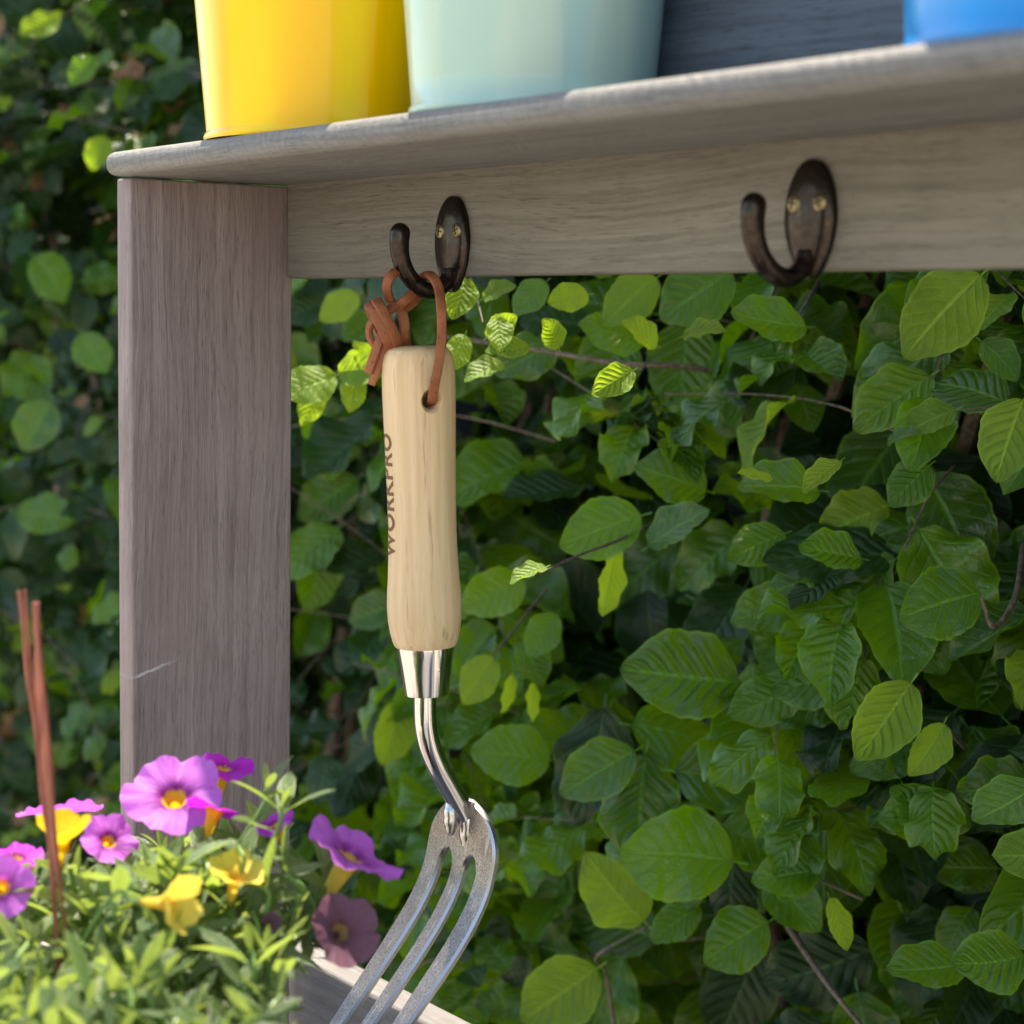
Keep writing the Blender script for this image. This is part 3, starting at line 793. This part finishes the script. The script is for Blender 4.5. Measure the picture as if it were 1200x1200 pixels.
TOP = 2.15  # hedge top, out of view, raised to shade the leaves below
OUT = Vector((0.5, -0.75, 0)).normalized()
def gap_here(px, py, off):
    if 335 < px < 450 and 500 < py < 960 and off < 0.24 and rng.random() < 0.86: return True
    if 520 < px < 665 and 425 < py < 515 and rng.random() < 0.95: return True
    return px < 140 and off < 0.10 and rng.random() < 0.3
def add_leaf(p, dr, n, size, off, px_hint=None):
    px, py, d = project(p)
    if gap_here(px, py, off): return
    kind = 1 if rng.random() < (0.08 if off < 0.07 else 0.015) else 0
    if kind: size *= 0.75
    if px < 330 and rng.random() < 0.03: kind = 2
    if 60 < px < 250 and 90 < py < 330 and rng.random() < 0.22: kind = 2
    if kind == 2: size *= 0.7
    size = min(size, 0.078) * (0.84 if px < 150 else 1)
    if kind == 0 and rng.random() < (0.76 if px < 480 else 0.17 + 3.0 * max(0, off - 0.05)): kind = 3  # shade-toned leaves, chosen by view column and depth inside the hedge
    m = place(p, dr, n, size)
    inside = -30 < px < 1230 and -30 < py < 1230
    hid = (py < 315 and px > 130) or (135 < px < 335 and py > 200)
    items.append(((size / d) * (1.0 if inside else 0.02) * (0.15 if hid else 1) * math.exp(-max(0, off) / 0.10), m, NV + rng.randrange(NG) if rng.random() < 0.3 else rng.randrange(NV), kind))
spray_twigs = []
for k in range(2500):                                     # flat sprays: leaves alternate along a thin twig
    x = rng.uniform(-2.95, -0.35); z = rng.uniform(0.45, TOP)
    off = 0.30 * rng.random() ** 1.3
    nz = noise.noise(Vector((x * 2.6, z * 2.6, 3.1))) * 0.06 + noise.noise(Vector((x * 7, z * 7, 9.1))) * 0.04
    tip = Vector((x, YH - 0.02 + off + nz, z))
    px, py, d = project(tip)
    hole = noise.noise(Vector((x * 5.0, tip.y * 4.0, z * 5.0 + 20)))
    if hole > (0.03 if px < 480 else 0.07) and off < 0.24: continue
    a_ = rng.uniform(0.32, 0.95)
    n = (UP * a_ + OUT * (1 - a_) + Vector((rng.gauss(0, 0.22), 0, rng.gauss(0, 0.1)))).normalized()
    dr = OUT * rng.uniform(0.1, 0.8) + Vector((rng.gauss(-0.15, 0.9), 0, -rng.uniform(0.0, 0.5)))
    dr = (dr - n * dr.dot(n)).normalized()
    side = dr.cross(n)
    nl = rng.randint(5, 8); stp = rng.uniform(0.022, 0.032)
    big = rng.uniform(0.8, 1.15) * (1.12 if px > 480 else 1.0)
    for j in range(nl):
        sgn = 1 if j % 2 else -1
        p = tip - dr * (j * stp) - UP * (0.05 * (j * stp)) + n * rng.gauss(0, 0.003)
        ang = R_(8 if j == 0 else rng.uniform(38, 68)) * sgn
        ld = dr * math.cos(ang) + side * math.sin(ang) - UP * rng.uniform(0.0, 0.45)
        ln = n + Vector((rng.gauss(0, 0.22), rng.gauss(0, 0.15), rng.gauss(0, 0.2)))
        size = (0.040 + 0.035 * smooth01(0, 4, j) * rng.uniform(0.5, 1.2)) * big
        add_leaf(p + ld.normalized() * 0.004, ld, ln, size, off + 0.3 * stp * j)
    inside = -40 < px < 1240 and -40 < py < 1240
    spray_twigs.append(((-off if inside else -9), tip, dr, stp * nl))
for k in range(7000):                                     # leaves deep inside
    x = rng.uniform(-2.95, -0.35); z = rng.uniform(0.45, TOP)
    off = rng.uniform(0.17, 0.44)
    n = Vector((0.42, -0.6, 0.5)) + Vector((rng.gauss(0, 0.5), rng.gauss(0, 0.35), rng.gauss(0, 0.5)))
    add_leaf(Vector((x, YH + off, z)), Vector((rng.gauss(0, 0.8), rng.gauss(-0.3, 0.4), rng.gauss(-0.35, 0.5))), n, rng.uniform(0.04, 0.075), off)
for k in range(2600):                                     # the hedge goes on past both sides of the view
    x = rng.uniform(-4.6, -2.9) if k % 4 else rng.uniform(-0.4, 0.4)
    n = Vector((0.42, -0.6, 0.5)) + Vector((rng.gauss(0, 0.5), rng.gauss(0, 0.35), rng.gauss(0, 0.5)))
    off = 0.42 * rng.random()
    add_leaf(Vector((x, YH + off, rng.uniform(0.35, TOP))), Vector((rng.gauss(0, 0.8), rng.gauss(-0.3, 0.4), rng.gauss(-0.35, 0.5))), n, rng.uniform(0.065, 0.10), off)
# leaves placed one by one where the photograph shows them: base pixel, tip pixel, depth behind, facing (right, up, to camera), material
hero = [
    ((70, 20), (26, 46), 0.0, (0, 0.4, 1), 1, 1.0), ((110, 66), (80, 98), 0.0, (0.1, 0.3, 1), 0, 1.0), ((122, 160), (110, 198), 0.0, (0.2, 0.2, 1), 1, 1.1), ((60, 470), (28, 530), 0.0, (0, 0.6, 1), 0, 1.2), ((40, 300), (85, 345), 0.02, (0, 0.6, 0.9), 0, 1.1), ((95, 390), (120, 440), 0.02, (0, 0.4, 1), 0, 1.1), ((20, 600), (90, 610), 0.02, (0, 0.6, 1), 0, 1.0),
    ((1150, 322), (1056, 408), 0.02, (-0.2, 0.2, 1), 1, 1.0), ((1200, 468), (1160, 562), 0.0, (-0.3, 0.15, 1), 1, 1.0),
    ((1068, 800), (1008, 893), 0.0, (-0.1, 0.2, 1), 1, 0.95), ((1106, 848), (1074, 915), 0.01, (0.2, 0.2, 1), 1, 0.9),
    ((860, 1010), (726, 985), 0.03, (-0.15, 0.35, 1), 0, 1.15), ((868, 800), (729, 788), 0.03, (-0.1, 0.5, 1), 0, 1.1),
    ((752, 604), (652, 632), 0.0, (0.1, 0.4, 1), 0, 1.0), ((760, 640), (828, 588), -0.01, (-0.2, 0.8, 0.7), 0, 0.95),
    ((640, 664), (598, 676), -0.15, (-0.2, 0.9, 0.5), 1, 0.9), ((722, 640), (706, 722), -0.01, (0.85, 0.2, 0.6), 1, 0.8),
    ((1150, 695), (1050, 715), 0.04, (-0.05, 0.4, 1), 0, 1.15), ((828, 575), (748, 545), 0.04, (0, 0.5, 1), 0, 1.15),
    ((945, 383), (858, 378), 0.02, (0, 0.6, 0.9), 0, 1.0), ((858, 318), (772, 365), 0.05, (0.2, 0.3, 1), 0, 1.15),
    ((770, 325), (705, 372), 0.02, (-0.1, 0.25, 1), 1, 1.0), ((757, 398), (680, 385), 0.02, (0, 0.6, 1), 0, 1.0),
    ((742, 434), (697, 460), -0.13, (0, 0.3, 1), 1, 0.95), ((570, 396), (606, 372), -0.13, (0, 0.3, 1), 1, 0.9),
    ((545, 326), (538, 376), -0.14, (0.2, 0.2, 1), 1, 1.0), ((582, 372), (592, 412), -0.14, (0.3, 0.2, 1), 1, 1.0),
    ((545, 392), (528, 432), -0.13, (0.2, 0.3, 1), 1, 0.9), ((590, 425), (545, 440), -0.12, (0, 0.8, 0.6), 1, 1.0), ((620, 405), (572, 418), -0.11, (0, 0.6, 0.8), 1, 0.9),
    ((566, 350), (600, 330), -0.12, (0, 0.6, 0.8), 1, 0.9), ((655, 408), (640, 372), -0.1, (0.1, 0.4, 1), 1, 1.0), ((690, 345), (640, 350), -0.06, (0, 0.5, 1), 1, 1.0), ((640, 330), (600, 362), -0.04, (0, 0.5, 1), 0, 1.0),
    ((372, 452), (362, 500), -0.14, (0.5, 0.3, 0.9), 1, 0.9), ((420, 438), (405, 482), -0.14, (0.2, 0.3, 1), 1, 0.9), ((436, 436), (418, 402), -0.13, (0.1, 0.6, 0.9), 1, 1.0), ((420, 345), (372, 372), -0.02, (0, 0.5, 1), 1, 1.0), ((445, 372), (400, 395), 0.0, (0, 0.5, 1), 0, 1.0),
    ((800, 395), (850, 380), -0.06, (0, 0.8, 0.6), 1, 1.0), ((770, 405), (735, 375), -0.04, (0, 0.6, 0.9), 1, 1.0), ((905, 560), (870, 552), -0.06, (0, 0.8, 0.5), 1, 0.8), ((985, 540), (940, 570), -0.06, (0, 0.8, 0.5), 1, 0.7),
    ((394, 440), (330, 466), -0.15, (0.0, 0.5, 0.9), 1, 1.1), ((396, 436), (452, 428), -0.15, (0.1, 0.3, 1), 1, 1.0),
    ((615, 680), (540, 716), 0.03, (0, 0.35, 1), 0, 1.0), ((580, 770), (538, 822), 0.0, (-0.1, 0.3, 1), 1, 1.0),
    ((612, 748), (640, 802), 0.0, (0.2, 0.2, 1), 0, 1.0), ((652, 720), (616, 768), 0.01, (0, 0.3, 1), 0, 1.0),
    ((600, 790), (596, 838), -0.005, (0.9, 0.1, 0.6), 1, 0.8), ((625, 800), (622, 846), -0.005, (0.8, 0.1, 0.7), 1, 0.8),
    ((744, 880), (655, 930), 0.02, (-0.1, 0.5, 1), 0, 1.0), ((645, 890), (552, 880), 0.03, (0, 0.4, 1), 0, 1.1),
    ((755, 1080), (680, 1008), 0.02, (-0.5, 0.3, 0.9), 1, 1.0), ((700, 1135), (610, 1200), 0.01, (-0.2, 0.3, 1), 1, 1.1),
    ((960, 1020), (884, 1030), 0.02, (0, 0.6, 0.9), 0, 1.0), ((972, 1052), (1002, 1112), -0.01, (0.6, 0.1, 0.8), 1, 0.8),
    ((1200, 1120), (1120, 1145), 0.0, (-0.1, 0.3, 1), 0, 1.2), ((1130, 1130), (1044, 1148), 0.02, (0, 0.8, 0.6), 0, 1.0),
    ((1080, 860), (1000, 905), 0.06, (0.1, 0.4, 1), 0, 1.0), ((1215, 920), (1150, 972), -0.01, (-0.2, 0.7, 0.8), 0, 1.1),
    ((1090, 545), (1042, 585), 0.04, (0, 0.5, 1), 0, 1.1), ((960, 575), (870, 560), 0.01, (0, 0.8, 0.7), 0, 1.1),
    ((1040, 520), (1075, 500), 0.0, (0, 0.8, 0.6), 0, 1.0), ((940, 700), (860, 730), 0.06, (0, 0.4, 1), 0, 1.0),
    ((935, 800), (862, 850), 0.04, (0.1, 0.4, 1), 0, 1.0), ((1040, 730), (965, 790), 0.05, (0.2, 0.3, 1), 0, 1.0),
    ((1010, 655), (940, 640), 0.02, (0, 0.7, 0.8), 0, 1.0), ((920, 625), (850, 650), 0.03, (0, 0.6, 0.9), 0, 1.0),
    ((1110, 985), (1060, 920), 0.05, (0.3, 0.3, 1), 0, 1.0), ((1150, 400), (1200, 440), 0.04, (0.1, 0.3, 1), 0, 1.0),
    ((900, 1080), (820, 1120), 0.05, (0, 0.4, 1), 0, 1.2), ((820, 1060), (760, 1100), 0.03, (0, 0.5, 1), 0, 0.9),
    ((488, 800), (470, 850), 0.04, (0.3, 0.3, 1), 0, 1.0), ((470, 820), (455, 900), 0.03, (0.5, 0.2, 1), 1, 1.0),
    ((375, 640), (368, 720), 0.05, (0.5, 0.2, 1), 0, 1.0), ((420, 560), (350, 610), 0.1, (0, 0.5, 1), 0, 1.0),
    ((430, 345), (375, 360), 0.12, (0, 0.3, 1), 1, 1.0), ((370, 470), (362, 515), 0.0, (0.6, 0.2, 0.8), 0, 1.0),
]
for (bx, by), (tx, ty), dy, fc, mi, ws in hero:
    base = on_y(bx, by, YH - 0.045 + dy); tip = on_y(tx, ty, YH - 0.045 + dy - 0.015)
    # keep tip near the depth of the base so the leaf is not stretched along the line of sight
    d = (base - CAM).dot(FWD)
    tip = at(tx, ty, d - 0.012)
    n = RGT * fc[0] + UP * fc[1] - FWD * fc[2]
    size = (tip - base).length
    m = place(base, tip - base, n, size) @ Matrix.Diagonal((ws, 1, 1, 1))
    items.append((9.0, m, NV + rng.randrange(NG), mi))
items.sort(key=lambda q: -q[0])
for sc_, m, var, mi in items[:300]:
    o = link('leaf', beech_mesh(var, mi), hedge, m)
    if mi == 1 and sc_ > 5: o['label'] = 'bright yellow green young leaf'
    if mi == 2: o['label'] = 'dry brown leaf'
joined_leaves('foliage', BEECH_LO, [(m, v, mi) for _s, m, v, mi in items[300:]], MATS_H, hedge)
def twig(pts, r, taper=0.6):
    P = [on_y(x, y, YH - 0.045 + dy) for x, y, dy in pts]
    link('twig', tube_mesh('twig', P, r, M['twig'], 6, 8, lambda t: 1 - taper * t), hedge)
twig([(770, 612, 0.03), (720, 635, -0.03), (680, 650, -0.09), (632, 672, -0.15)], 0.0013)
twig([(640, 690, 0.05), (605, 735, 0.02), (580, 768, 0.0), (578, 800, 0.0)], 0.0010)
twig([(900, 455, 0.14), (820, 432, 0.08), (720, 425, 0.04), (620, 408, 0.02), (540, 398, 0.0)], 0.0022)
twig([(760, 420, 0.06), (752, 434, 0.0), (738, 438, -0.13)], 0.0008)
twig([(470, 430, 0.02), (430, 434, -0.08), (392, 441, -0.15), (335, 446, -0.15)], 0.0013)
twig([(960, 330, 0.1), (945, 355, 0.05), (930, 380, 0.02)], 0.0016)
twig([(905, 1055, 0.12), (940, 1110, 0.08), (975, 1160, 0.06), (1020, 1215, 0.05)], 0.0028)
twig([(1200, 640, 0.12), (1190, 700, 0.07), (1165, 735, 0.04), (1150, 700, 0.03)], 0.0022)
twig([(1170, 890, 0.12), (1135, 880, 0.08), (1108, 850, 0.03)], 0.0018)
twig([(720, 1200, 0.06), (710, 1140, 0.03), (700, 1120, 0.0), (760, 1085, 0.02)], 0.0014)
twig([(550, 320, 0.03), (558, 345, -0.08), (566, 378, -0.14)], 0.0008)
spray_twigs.sort(key=lambda q: -q[0])
for _o, tip, dr, ln in spray_twigs[:90]:
    link('twig', tube_mesh('twig', [tip, tip - dr * ln * 0.5 - UP * 0.002, tip - dr * ln - UP * 0.012, tip - dr * ln * 1.5 - UP * 0.04], 0.0008, M['twig'], 3, 5, lambda t: 0.5 + 0.6 * t), hedge)
for k in range(26):                                       # woody stems inside the hedge
    x = -3.2 + 2.9 * (k + rng.random()) / 26
    y = YH + 0.28 + rng.uniform(-0.06, 0.06)
    P = [Vector((x + rng.uniform(-0.05, 0.05) * j, y + rng.uniform(-0.03, 0.03) * j, 0.45 * j)) for j in range(4)]
    link('stem', tube_mesh('stem', P, 0.011, M['twig'], 6, 7, lambda t: 1 - 0.6 * t), hedge)
    for b in range(4):
        q = P[1].lerp(P[3], rng.random())
        e = q + Vector((rng.uniform(-0.15, 0.15), -rng.uniform(0.05, 0.16), rng.uniform(0.0, 0.12)))
        link('twig', tube_mesh('twig', [q, q.lerp(e, 0.5) + Vector((0, 0, 0.02)), e], 0.0022, M['twig'], 5, 6, lambda t: 1 - 0.7 * t), hedge)

# ------------------------------------------------------------------ flowering plant in its pot
pc = at(110, 1150, 0.71); pc.z = ZW
pot = empty('flower_pot', pc, 'low terracotta pot standing on the worktop under the flowers', 'flower pot')
po = bpy.data.objects.new('pot_body', lathe('pot_body', [(0.07, 0.0), (0.072, 0.002), (0.082, 0.058), (0.09, 0.06), (0.092, 0.08), (0.086, 0.08), (0.08, 0.065)], M['terracotta'], 48, closed=False, sharp=30)); COL.objects.link(po); po.parent = pot
sl_ = bpy.data.objects.new('soil', lathe('soil', [(0.001, 0.07), (0.05, 0.07), (0.081, 0.066)], M['soil'], 32, closed=False)); COL.objects.link(sl_); sl_.parent = pot
base_m = bpy.data.objects.new('pot_base', lathe('pot_base', [(0.001, 0.001), (0.07, 0.001)], M['terracotta'], 32, closed=False)); COL.objects.link(base_m); base_m.parent = pot
plant = empty('flowering_plant', pc + Vector((0, 0, 0.07)), 'bushy trailing plant with purple and yellow trumpet flowers in sunlight', 'flowering plant')

LEAFB = [leaf_geom('bell', 8, 4, 300 + k) for k in range(8)]
bell_me = [make_mesh('leaf', V, Fc, M['bell_leaf'], UV) for V, Fc, UV in LEAFB]

def corolla(mat, cup, seed, lobes=5):
    r_ = random.Random(seed)
    V, Fc, UV = [], [], []
    nr, na = 12, 60
    ph = r_.uniform(0, 6.28)
    for i in range(nr + 1):
        q = i / nr
        for k in range(na):
            th = 2 * math.pi * k / na
            lobe = abs(math.cos(lobes * th / 2)) ** 0.5
            Rm = 0.86 + 0.14 * lobe + 0.03 * math.sin(3 * th + ph)
            r0 = 0.10
            r = r0 + (Rm - r0) * q
            z = cup * (r ** 1.6) * 0.9 - 0.42 * max(0, 1 - r / 0.34) ** 1.3
            z += 0.055 * math.sin(lobes * th + ph) * q ** 2 + 0.05 * math.sin(2 * th + ph * 2) * q ** 2 + 0.035 * math.sin(11 * th + ph) * q ** 4 + 0.03 * math.sin(17 * th + 2 * ph) * q ** 3
            z += -0.06 * (1 - lobe) * q + 0.018 * math.cos(lobes * th) * q
            V.append((r * math.cos(th), r * math.sin(th), z)); UV.append((q, k / na))
    for i in range(nr):
        for k in range(na):
            l = (k + 1) % na
            Fc.append((i * na + k, i * na + l, (i + 1) * na + l, (i + 1) * na + k))
    return make_mesh('flower', V, Fc, mat, UV)
def tube_part(mat):
    prof = [(0.07, -1.25), (0.085, -1.1), (0.11, -0.9), (0.15, -0.7), (0.17, -0.5), (0.20, -0.25), (0.27, -0.05), (0.33, 0.0)]
    V, Fc, UV = [], [], []
    n = 20
    for i, (r, z) in enumerate(prof):
        for k in range(n):
            a = 2 * math.pi * k / n
            rr_ = r * (1 + 0.06 * math.cos(5 * a)); V.append((rr_ * math.cos(a), rr_ * math.sin(a), z - 0.03)); UV.append((0.8, k / n))
    for i in range(len(prof) - 1):
        for k in range(n):
            l = (k + 1) % n; Fc.append((i * n + k, i * n + l, (i + 1) * n + l, (i + 1) * n + k))
    return make_mesh('flower_tube', V, Fc, mat, UV)
def calyx_part():
    V, Fc, UV = [], [], []
    for s in range(5):
        a = 2 * math.pi * s / 5 + 0.3
        o = len(V)
        for i in range(6):
            t = i / 5
            rad = 0.10 + 0.26 * t ** 1.5; z = -1.28 + 0.62 * t; wv = 0.085 * math.sin(math.pi * (0.25 + 0.75 * t)) + 0.004
            for sg in (-1, 0, 1):
                V.append((rad * math.cos(a) - sg * wv * math.sin(a), rad * math.sin(a) + sg * wv * math.cos(a), z + 0.02 * abs(sg))); UV.append((t, 0.5 + sg * 0.5))
        for i in range(5):
            for j in range(2):
                k = o + i * 3 + j; Fc.append((k, k + 1, k + 4, k + 3))
    return make_mesh('calyx', V, Fc, M['bell_leaf'], UV)
calyx_me = calyx_part()
tubes = {k: tube_part(M[k]) for k in ('gold', 'lemon', 'faded')}
stem_r = 0.0011
def stem_to(p, d_in):
    b = pc + Vector((rng.uniform(-0.05, 0.05), rng.uniform(-0.05, 0.05), 0.068))
    mid_ = b.lerp(p, 0.55) + Vector((0, 0, 0.012)) - d_in * 0.01
    P = [b, mid_, p - d_in * 0.012, p]
    link('stem', tube_mesh('stem', P, stem_r, M['stem'], 5, 6, lambda t: 1 - 0.3 * t), plant)
    return P
def cv(v): return (RGT * v[0] + UP * v[1] - FWD * v[2]).normalized()
flowers = [
    # centre px, depth, diameter px, facing (right, up, to camera), petals, tube, cup, label
    ((204, 934), 0.80, 122, (0.02, 0.80, 0.60), 'purple', 'gold', 0.16, 'open pale purple flower facing out with yellow throat'),
    ((261, 899), 0.84, 78, (0.15, 0.97, 0.12), 'magenta', 'gold', 0.05, 'magenta flower held above the rest, seen from its side'),
    ((252, 948), 0.79, 76, (0.25, 0.86, -0.42), 'magenta', 'gold', 0.0, 'magenta flower under the open purple one'),
    ((72, 952), 0.82, 104, (-0.12, 0.92, -0.3), 'purple', 'gold', 0.12, 'pale purple flower beside the red sticks'),
    ((72, 985), 0.70, 66, (0.08, 0.90, 0.10), 'gold', 'gold', 0.95, 'golden yellow cupped flower behind the red sticks'),
    ((2, 1040), 0.68, 78, (0.25, 0.45, 0.85), 'purple', 'gold', 0.1, 'purple flower cut by the picture edge'),
    ((18, 1004), 0.74, 70, (0.1, 0.97, 0.15), 'magenta', 'gold', 0.05, 'magenta flower with orange tube near the edge'),
    ((128, 985), 0.80, 72, (0.4, 0.6, 0.5), 'purple', 'gold', 0.1, 'purple flower half hidden by leaves'),
    ((276, 1028), 0.70, 74, (0.20, 0.88, 0.25), 'lemon', 'lemon', 0.45, 'pale yellow trumpet flower opening upward'),
    ((196, 1058), 0.655, 72, (0.75, 0.10, 0.35), 'lemon', 'lemon', 0.8, 'pale yellow flower closing and turned sideways'),
    ((412, 1002), 0.78, 126, (0.50, 0.86, 0.04), 'purple', 'lemon', 0.14, 'purple flower leaning out beside the fork tines'),
    ((322, 966), 0.80, 54, (-0.3, 0.8, 0.2), 'magenta', 'gold', 0.1, 'small magenta flower among upright leaves'),
    ((400, 1092), 0.72, 94, (0.45, 0.42, 0.55), 'faded', 'faded', 0.30, 'faded brownish mauve flower seen from behind'),
    ((314, 1084), 0.70, 26, (0.4, 0.5, 0.6), 'faded', 'faded', 1.1, 'withered dark purple bud'),
]
for k, ((px, py), d, dia, fc, pm, tm, cup, lab) in enumerate(flowers):
    d -= 0.05 if d > 0.75 else 0.015
    c = at(px, py, d); ax = cv(fc)
    sc_ = dia / 2 * d / F_PX
    q = ax.to_track_quat('Z', 'Y').to_matrix().to_4x4() @ Matrix.Rotation(rng.uniform(0, 6.28), 4, 'Z')
    mtx = Matrix.Translation(c) @ q @ Matrix.Scale(sc_, 4)
    o = link('flower', corolla(M[pm], cup, 50 + k), plant, mtx, lab)
    for nm, me in (('flower_tube', tubes[tm]), ('calyx', calyx_me)):
        t = bpy.data.objects.new(nm, me); COL.objects.link(t); t.parent = o
    stem_to(c - ax * sc_ * 1.25, ax)

bell_items = []
KEEP = [(f[0][0], f[0][1], f[2] / 2, f[1] - (0.05 if f[1] > 0.75 else 0.015), f[2] > 70) for f in flowers]
def top_env(x):
    pts = [(-40, 975), (60, 985), (110, 965), (160, 945), (230, 950), (300, 935), (330, 950), (380, 1010), (440, 1090), (470, 1150)]
    for (a, b), (c, d) in zip(pts, pts[1:]):
        if a <= x <= c: return b + (d - b) * (x - a) / (c - a)
    return 1150
def hides(px, py, d, pad):
    if px > 372 and py > 1035 or px > 335 and py > 1125: return True
    return any(math.hypot(px - fx, py - fy) < fr * (1.0 if fk else 0.55) + pad and d < fd + 0.02 for fx, fy, fr, fd, fk in KEEP)
def sprig(tip, d_in, nl, Ls, spread=1.0):
    if hides(*project(tip), 4): return
    P = stem_to(tip, d_in)
    path = catmull(P, 6)
    n = len(path)
    ga = rng.uniform(0, 6.28)
    for j in range(nl):
        t = 1 - 0.62 * (j / nl) ** 1.15
        i = min(n - 2, int(t * (n - 1)))
        p = path[i].lerp(path[i + 1], t * (n - 1) - i)
        tn = (path[i + 1] - path[i]).normalized()
        ga += 2.4
        s1 = tn.cross(Vector((0.3, 0.2, 1))).normalized(); s2 = tn.cross(s1)
        rad = s1 * math.cos(ga) + s2 * math.sin(ga)
        open_ = 0.35 + 1.1 * min(1, j / (nl * 0.5))
        dr = (tn * (1 - 0.50 * open_) + rad * open_ * 0.8 * spread + Vector((0, 0, 0.12)) + Vector((rng.gauss(0, .2), rng.gauss(0, .2), rng.gauss(0, .2)))).normalized()
        nm = (tn - dr * tn.dot(dr)) + Vector((0, 0, 0.3)) + Vector((rng.gauss(0, .2),) * 3)
        size = Ls * (0.42 + 0.58 * smooth01(0, 0.35, j / nl)) * rng.uniform(0.8, 1.15)
        m = place(p, dr, nm, size)
        px, py, d = project(p + dr * size * 0.5)
        inside = -20 < px < 1220 and -20 < py < 1220
        if hides(px, py, d, 6): continue
        if 40 < px < 95 and 900 < py < 1112 and d < 0.68: continue
        bell_items.append(((size / d) * (1 if inside else 0.03), m, rng.randrange(8), 0))
for k in range(185):
    px = rng.uniform(-60, 430); te = top_env(px)
    py = te + 34 + (1290 - te) * rng.random() ** 0.9
    if px > 335 and py > 1060: continue
    d = 0.80 - 0.19 * smooth01(930, 1230, py) + rng.uniform(-0.035, 0.035)
    tip = at(px, py, d)
    sprig(tip, (Vector((rng.gauss(0, .4), rng.gauss(0, .4), 1))).normalized(), rng.randint(10, 17), rng.uniform(0.020, 0.032) * (0.74 + 0.26 * smooth01(0.60, 0.74, d)))
for k in range(46):
    px = rng.uniform(60, 425); te = top_env(px)
    py = te + rng.uniform(-5, 95)
    sprig(at(px, py, 0.735 - 0.05 * smooth01(0, 95, py - te) + rng.uniform(-0.02, 0.02)), Vector((rng.gauss(0, .45), rng.gauss(0, .3), 1)).normalized(), rng.randint(9, 14), rng.uniform(0.020, 0.031))
for px, py, d, v, nl, Ls in ((312, 925, 0.725, (0.35, 1, 0.1), 10, 0.026), (330, 945, 0.705, (0.2, 1, 0), 9, 0.026), (150, 955, 0.725, (0.2, 1, 0), 14, 0.026), (120, 990, 0.70, (0, 1, 0.1), 12, 0.036),
                          (395, 1040, 0.74, (0.7, 0.3, 0.1), 8, 0.026), (350, 1060, 0.72, (0.4, 0.8, 0), 9, 0.028), (345, 1150, 0.68, (0.2, 1, 0), 8, 0.026), (290, 985, 0.78, (0.2, 1, 0), 11, 0.034), (230, 1010, 0.75, (-0.2, 1, 0), 12, 0.034)):
    sprig(at(px, py, d), cv(v), nl, Ls)
bell_items.sort(key=lambda q: -q[0])
for s_, m, v, mi in bell_items[:300]: link('leaf', bell_me[v], plant, m)
joined_leaves('foliage', LEAFB, [(m, v, 0) for _s, m, v, _q in bell_items[300:]], [M['bell_leaf']], plant)

# red sticks standing in the pot
def stick(pts, r, label, wid):
    P = [at(*q) for q in pts]
    path = catmull(P, 6)
    V, Fc, UV = sweep(path, rrect(2 * r, 1.5 * r), lambda t: wid[0] + (wid[1] - wid[0]) * smooth01(0, 0.35, t) + (wid[2] - wid[1]) * smooth01(0.4, 0.8, t) + 0.10 * math.sin(t * 31) + 0.06 * math.sin(t * 77))
    o = link('plant_stick', make_mesh('plant_stick', V, Fc, M['stick'], UV, sharp=40))
    o['label'], o['category'], o['group'] = label, 'stick', 'reddish sticks standing among the flowers'
    return o
sd = 0.665
stick([(22, 692, sd), (27, 735, sd), (31, 785, sd), (40, 844, sd), (50, 937, sd), (57, 985, sd), (62, 1040, sd), (67, 1112, sd), (72, 1200, sd), (78, 1290, sd)], 0.00075, 'thin reddish stick with the highest tip of the sticks', (0.8, 0.9, 1.25))
stick([(42, 706, sd - 0.006), (44, 750, sd - 0.006), (47, 800, sd - 0.005), (53, 860, sd - 0.004), (58, 930, sd - 0.003), (65, 1000, sd - 0.002), (73, 1060, sd - 0.001), (80, 1120, sd), (90, 1250, sd)], 0.00115, 'thicker rust red stick ending just below the thin one', (1.0, 1.55, 0.5))
stick([(29, 691, sd + 0.004), (32, 735, sd + 0.004), (37, 790, sd + 0.003), (46, 860, sd + 0.003), (54, 940, sd + 0.003), (60, 1010, sd + 0.003), (66, 1100, sd + 0.003), (74, 1190, sd), (84, 1280, sd)], 0.00055, 'slender reddish stick between the thin and the thick one', (0.9, 1.0, 0.9))
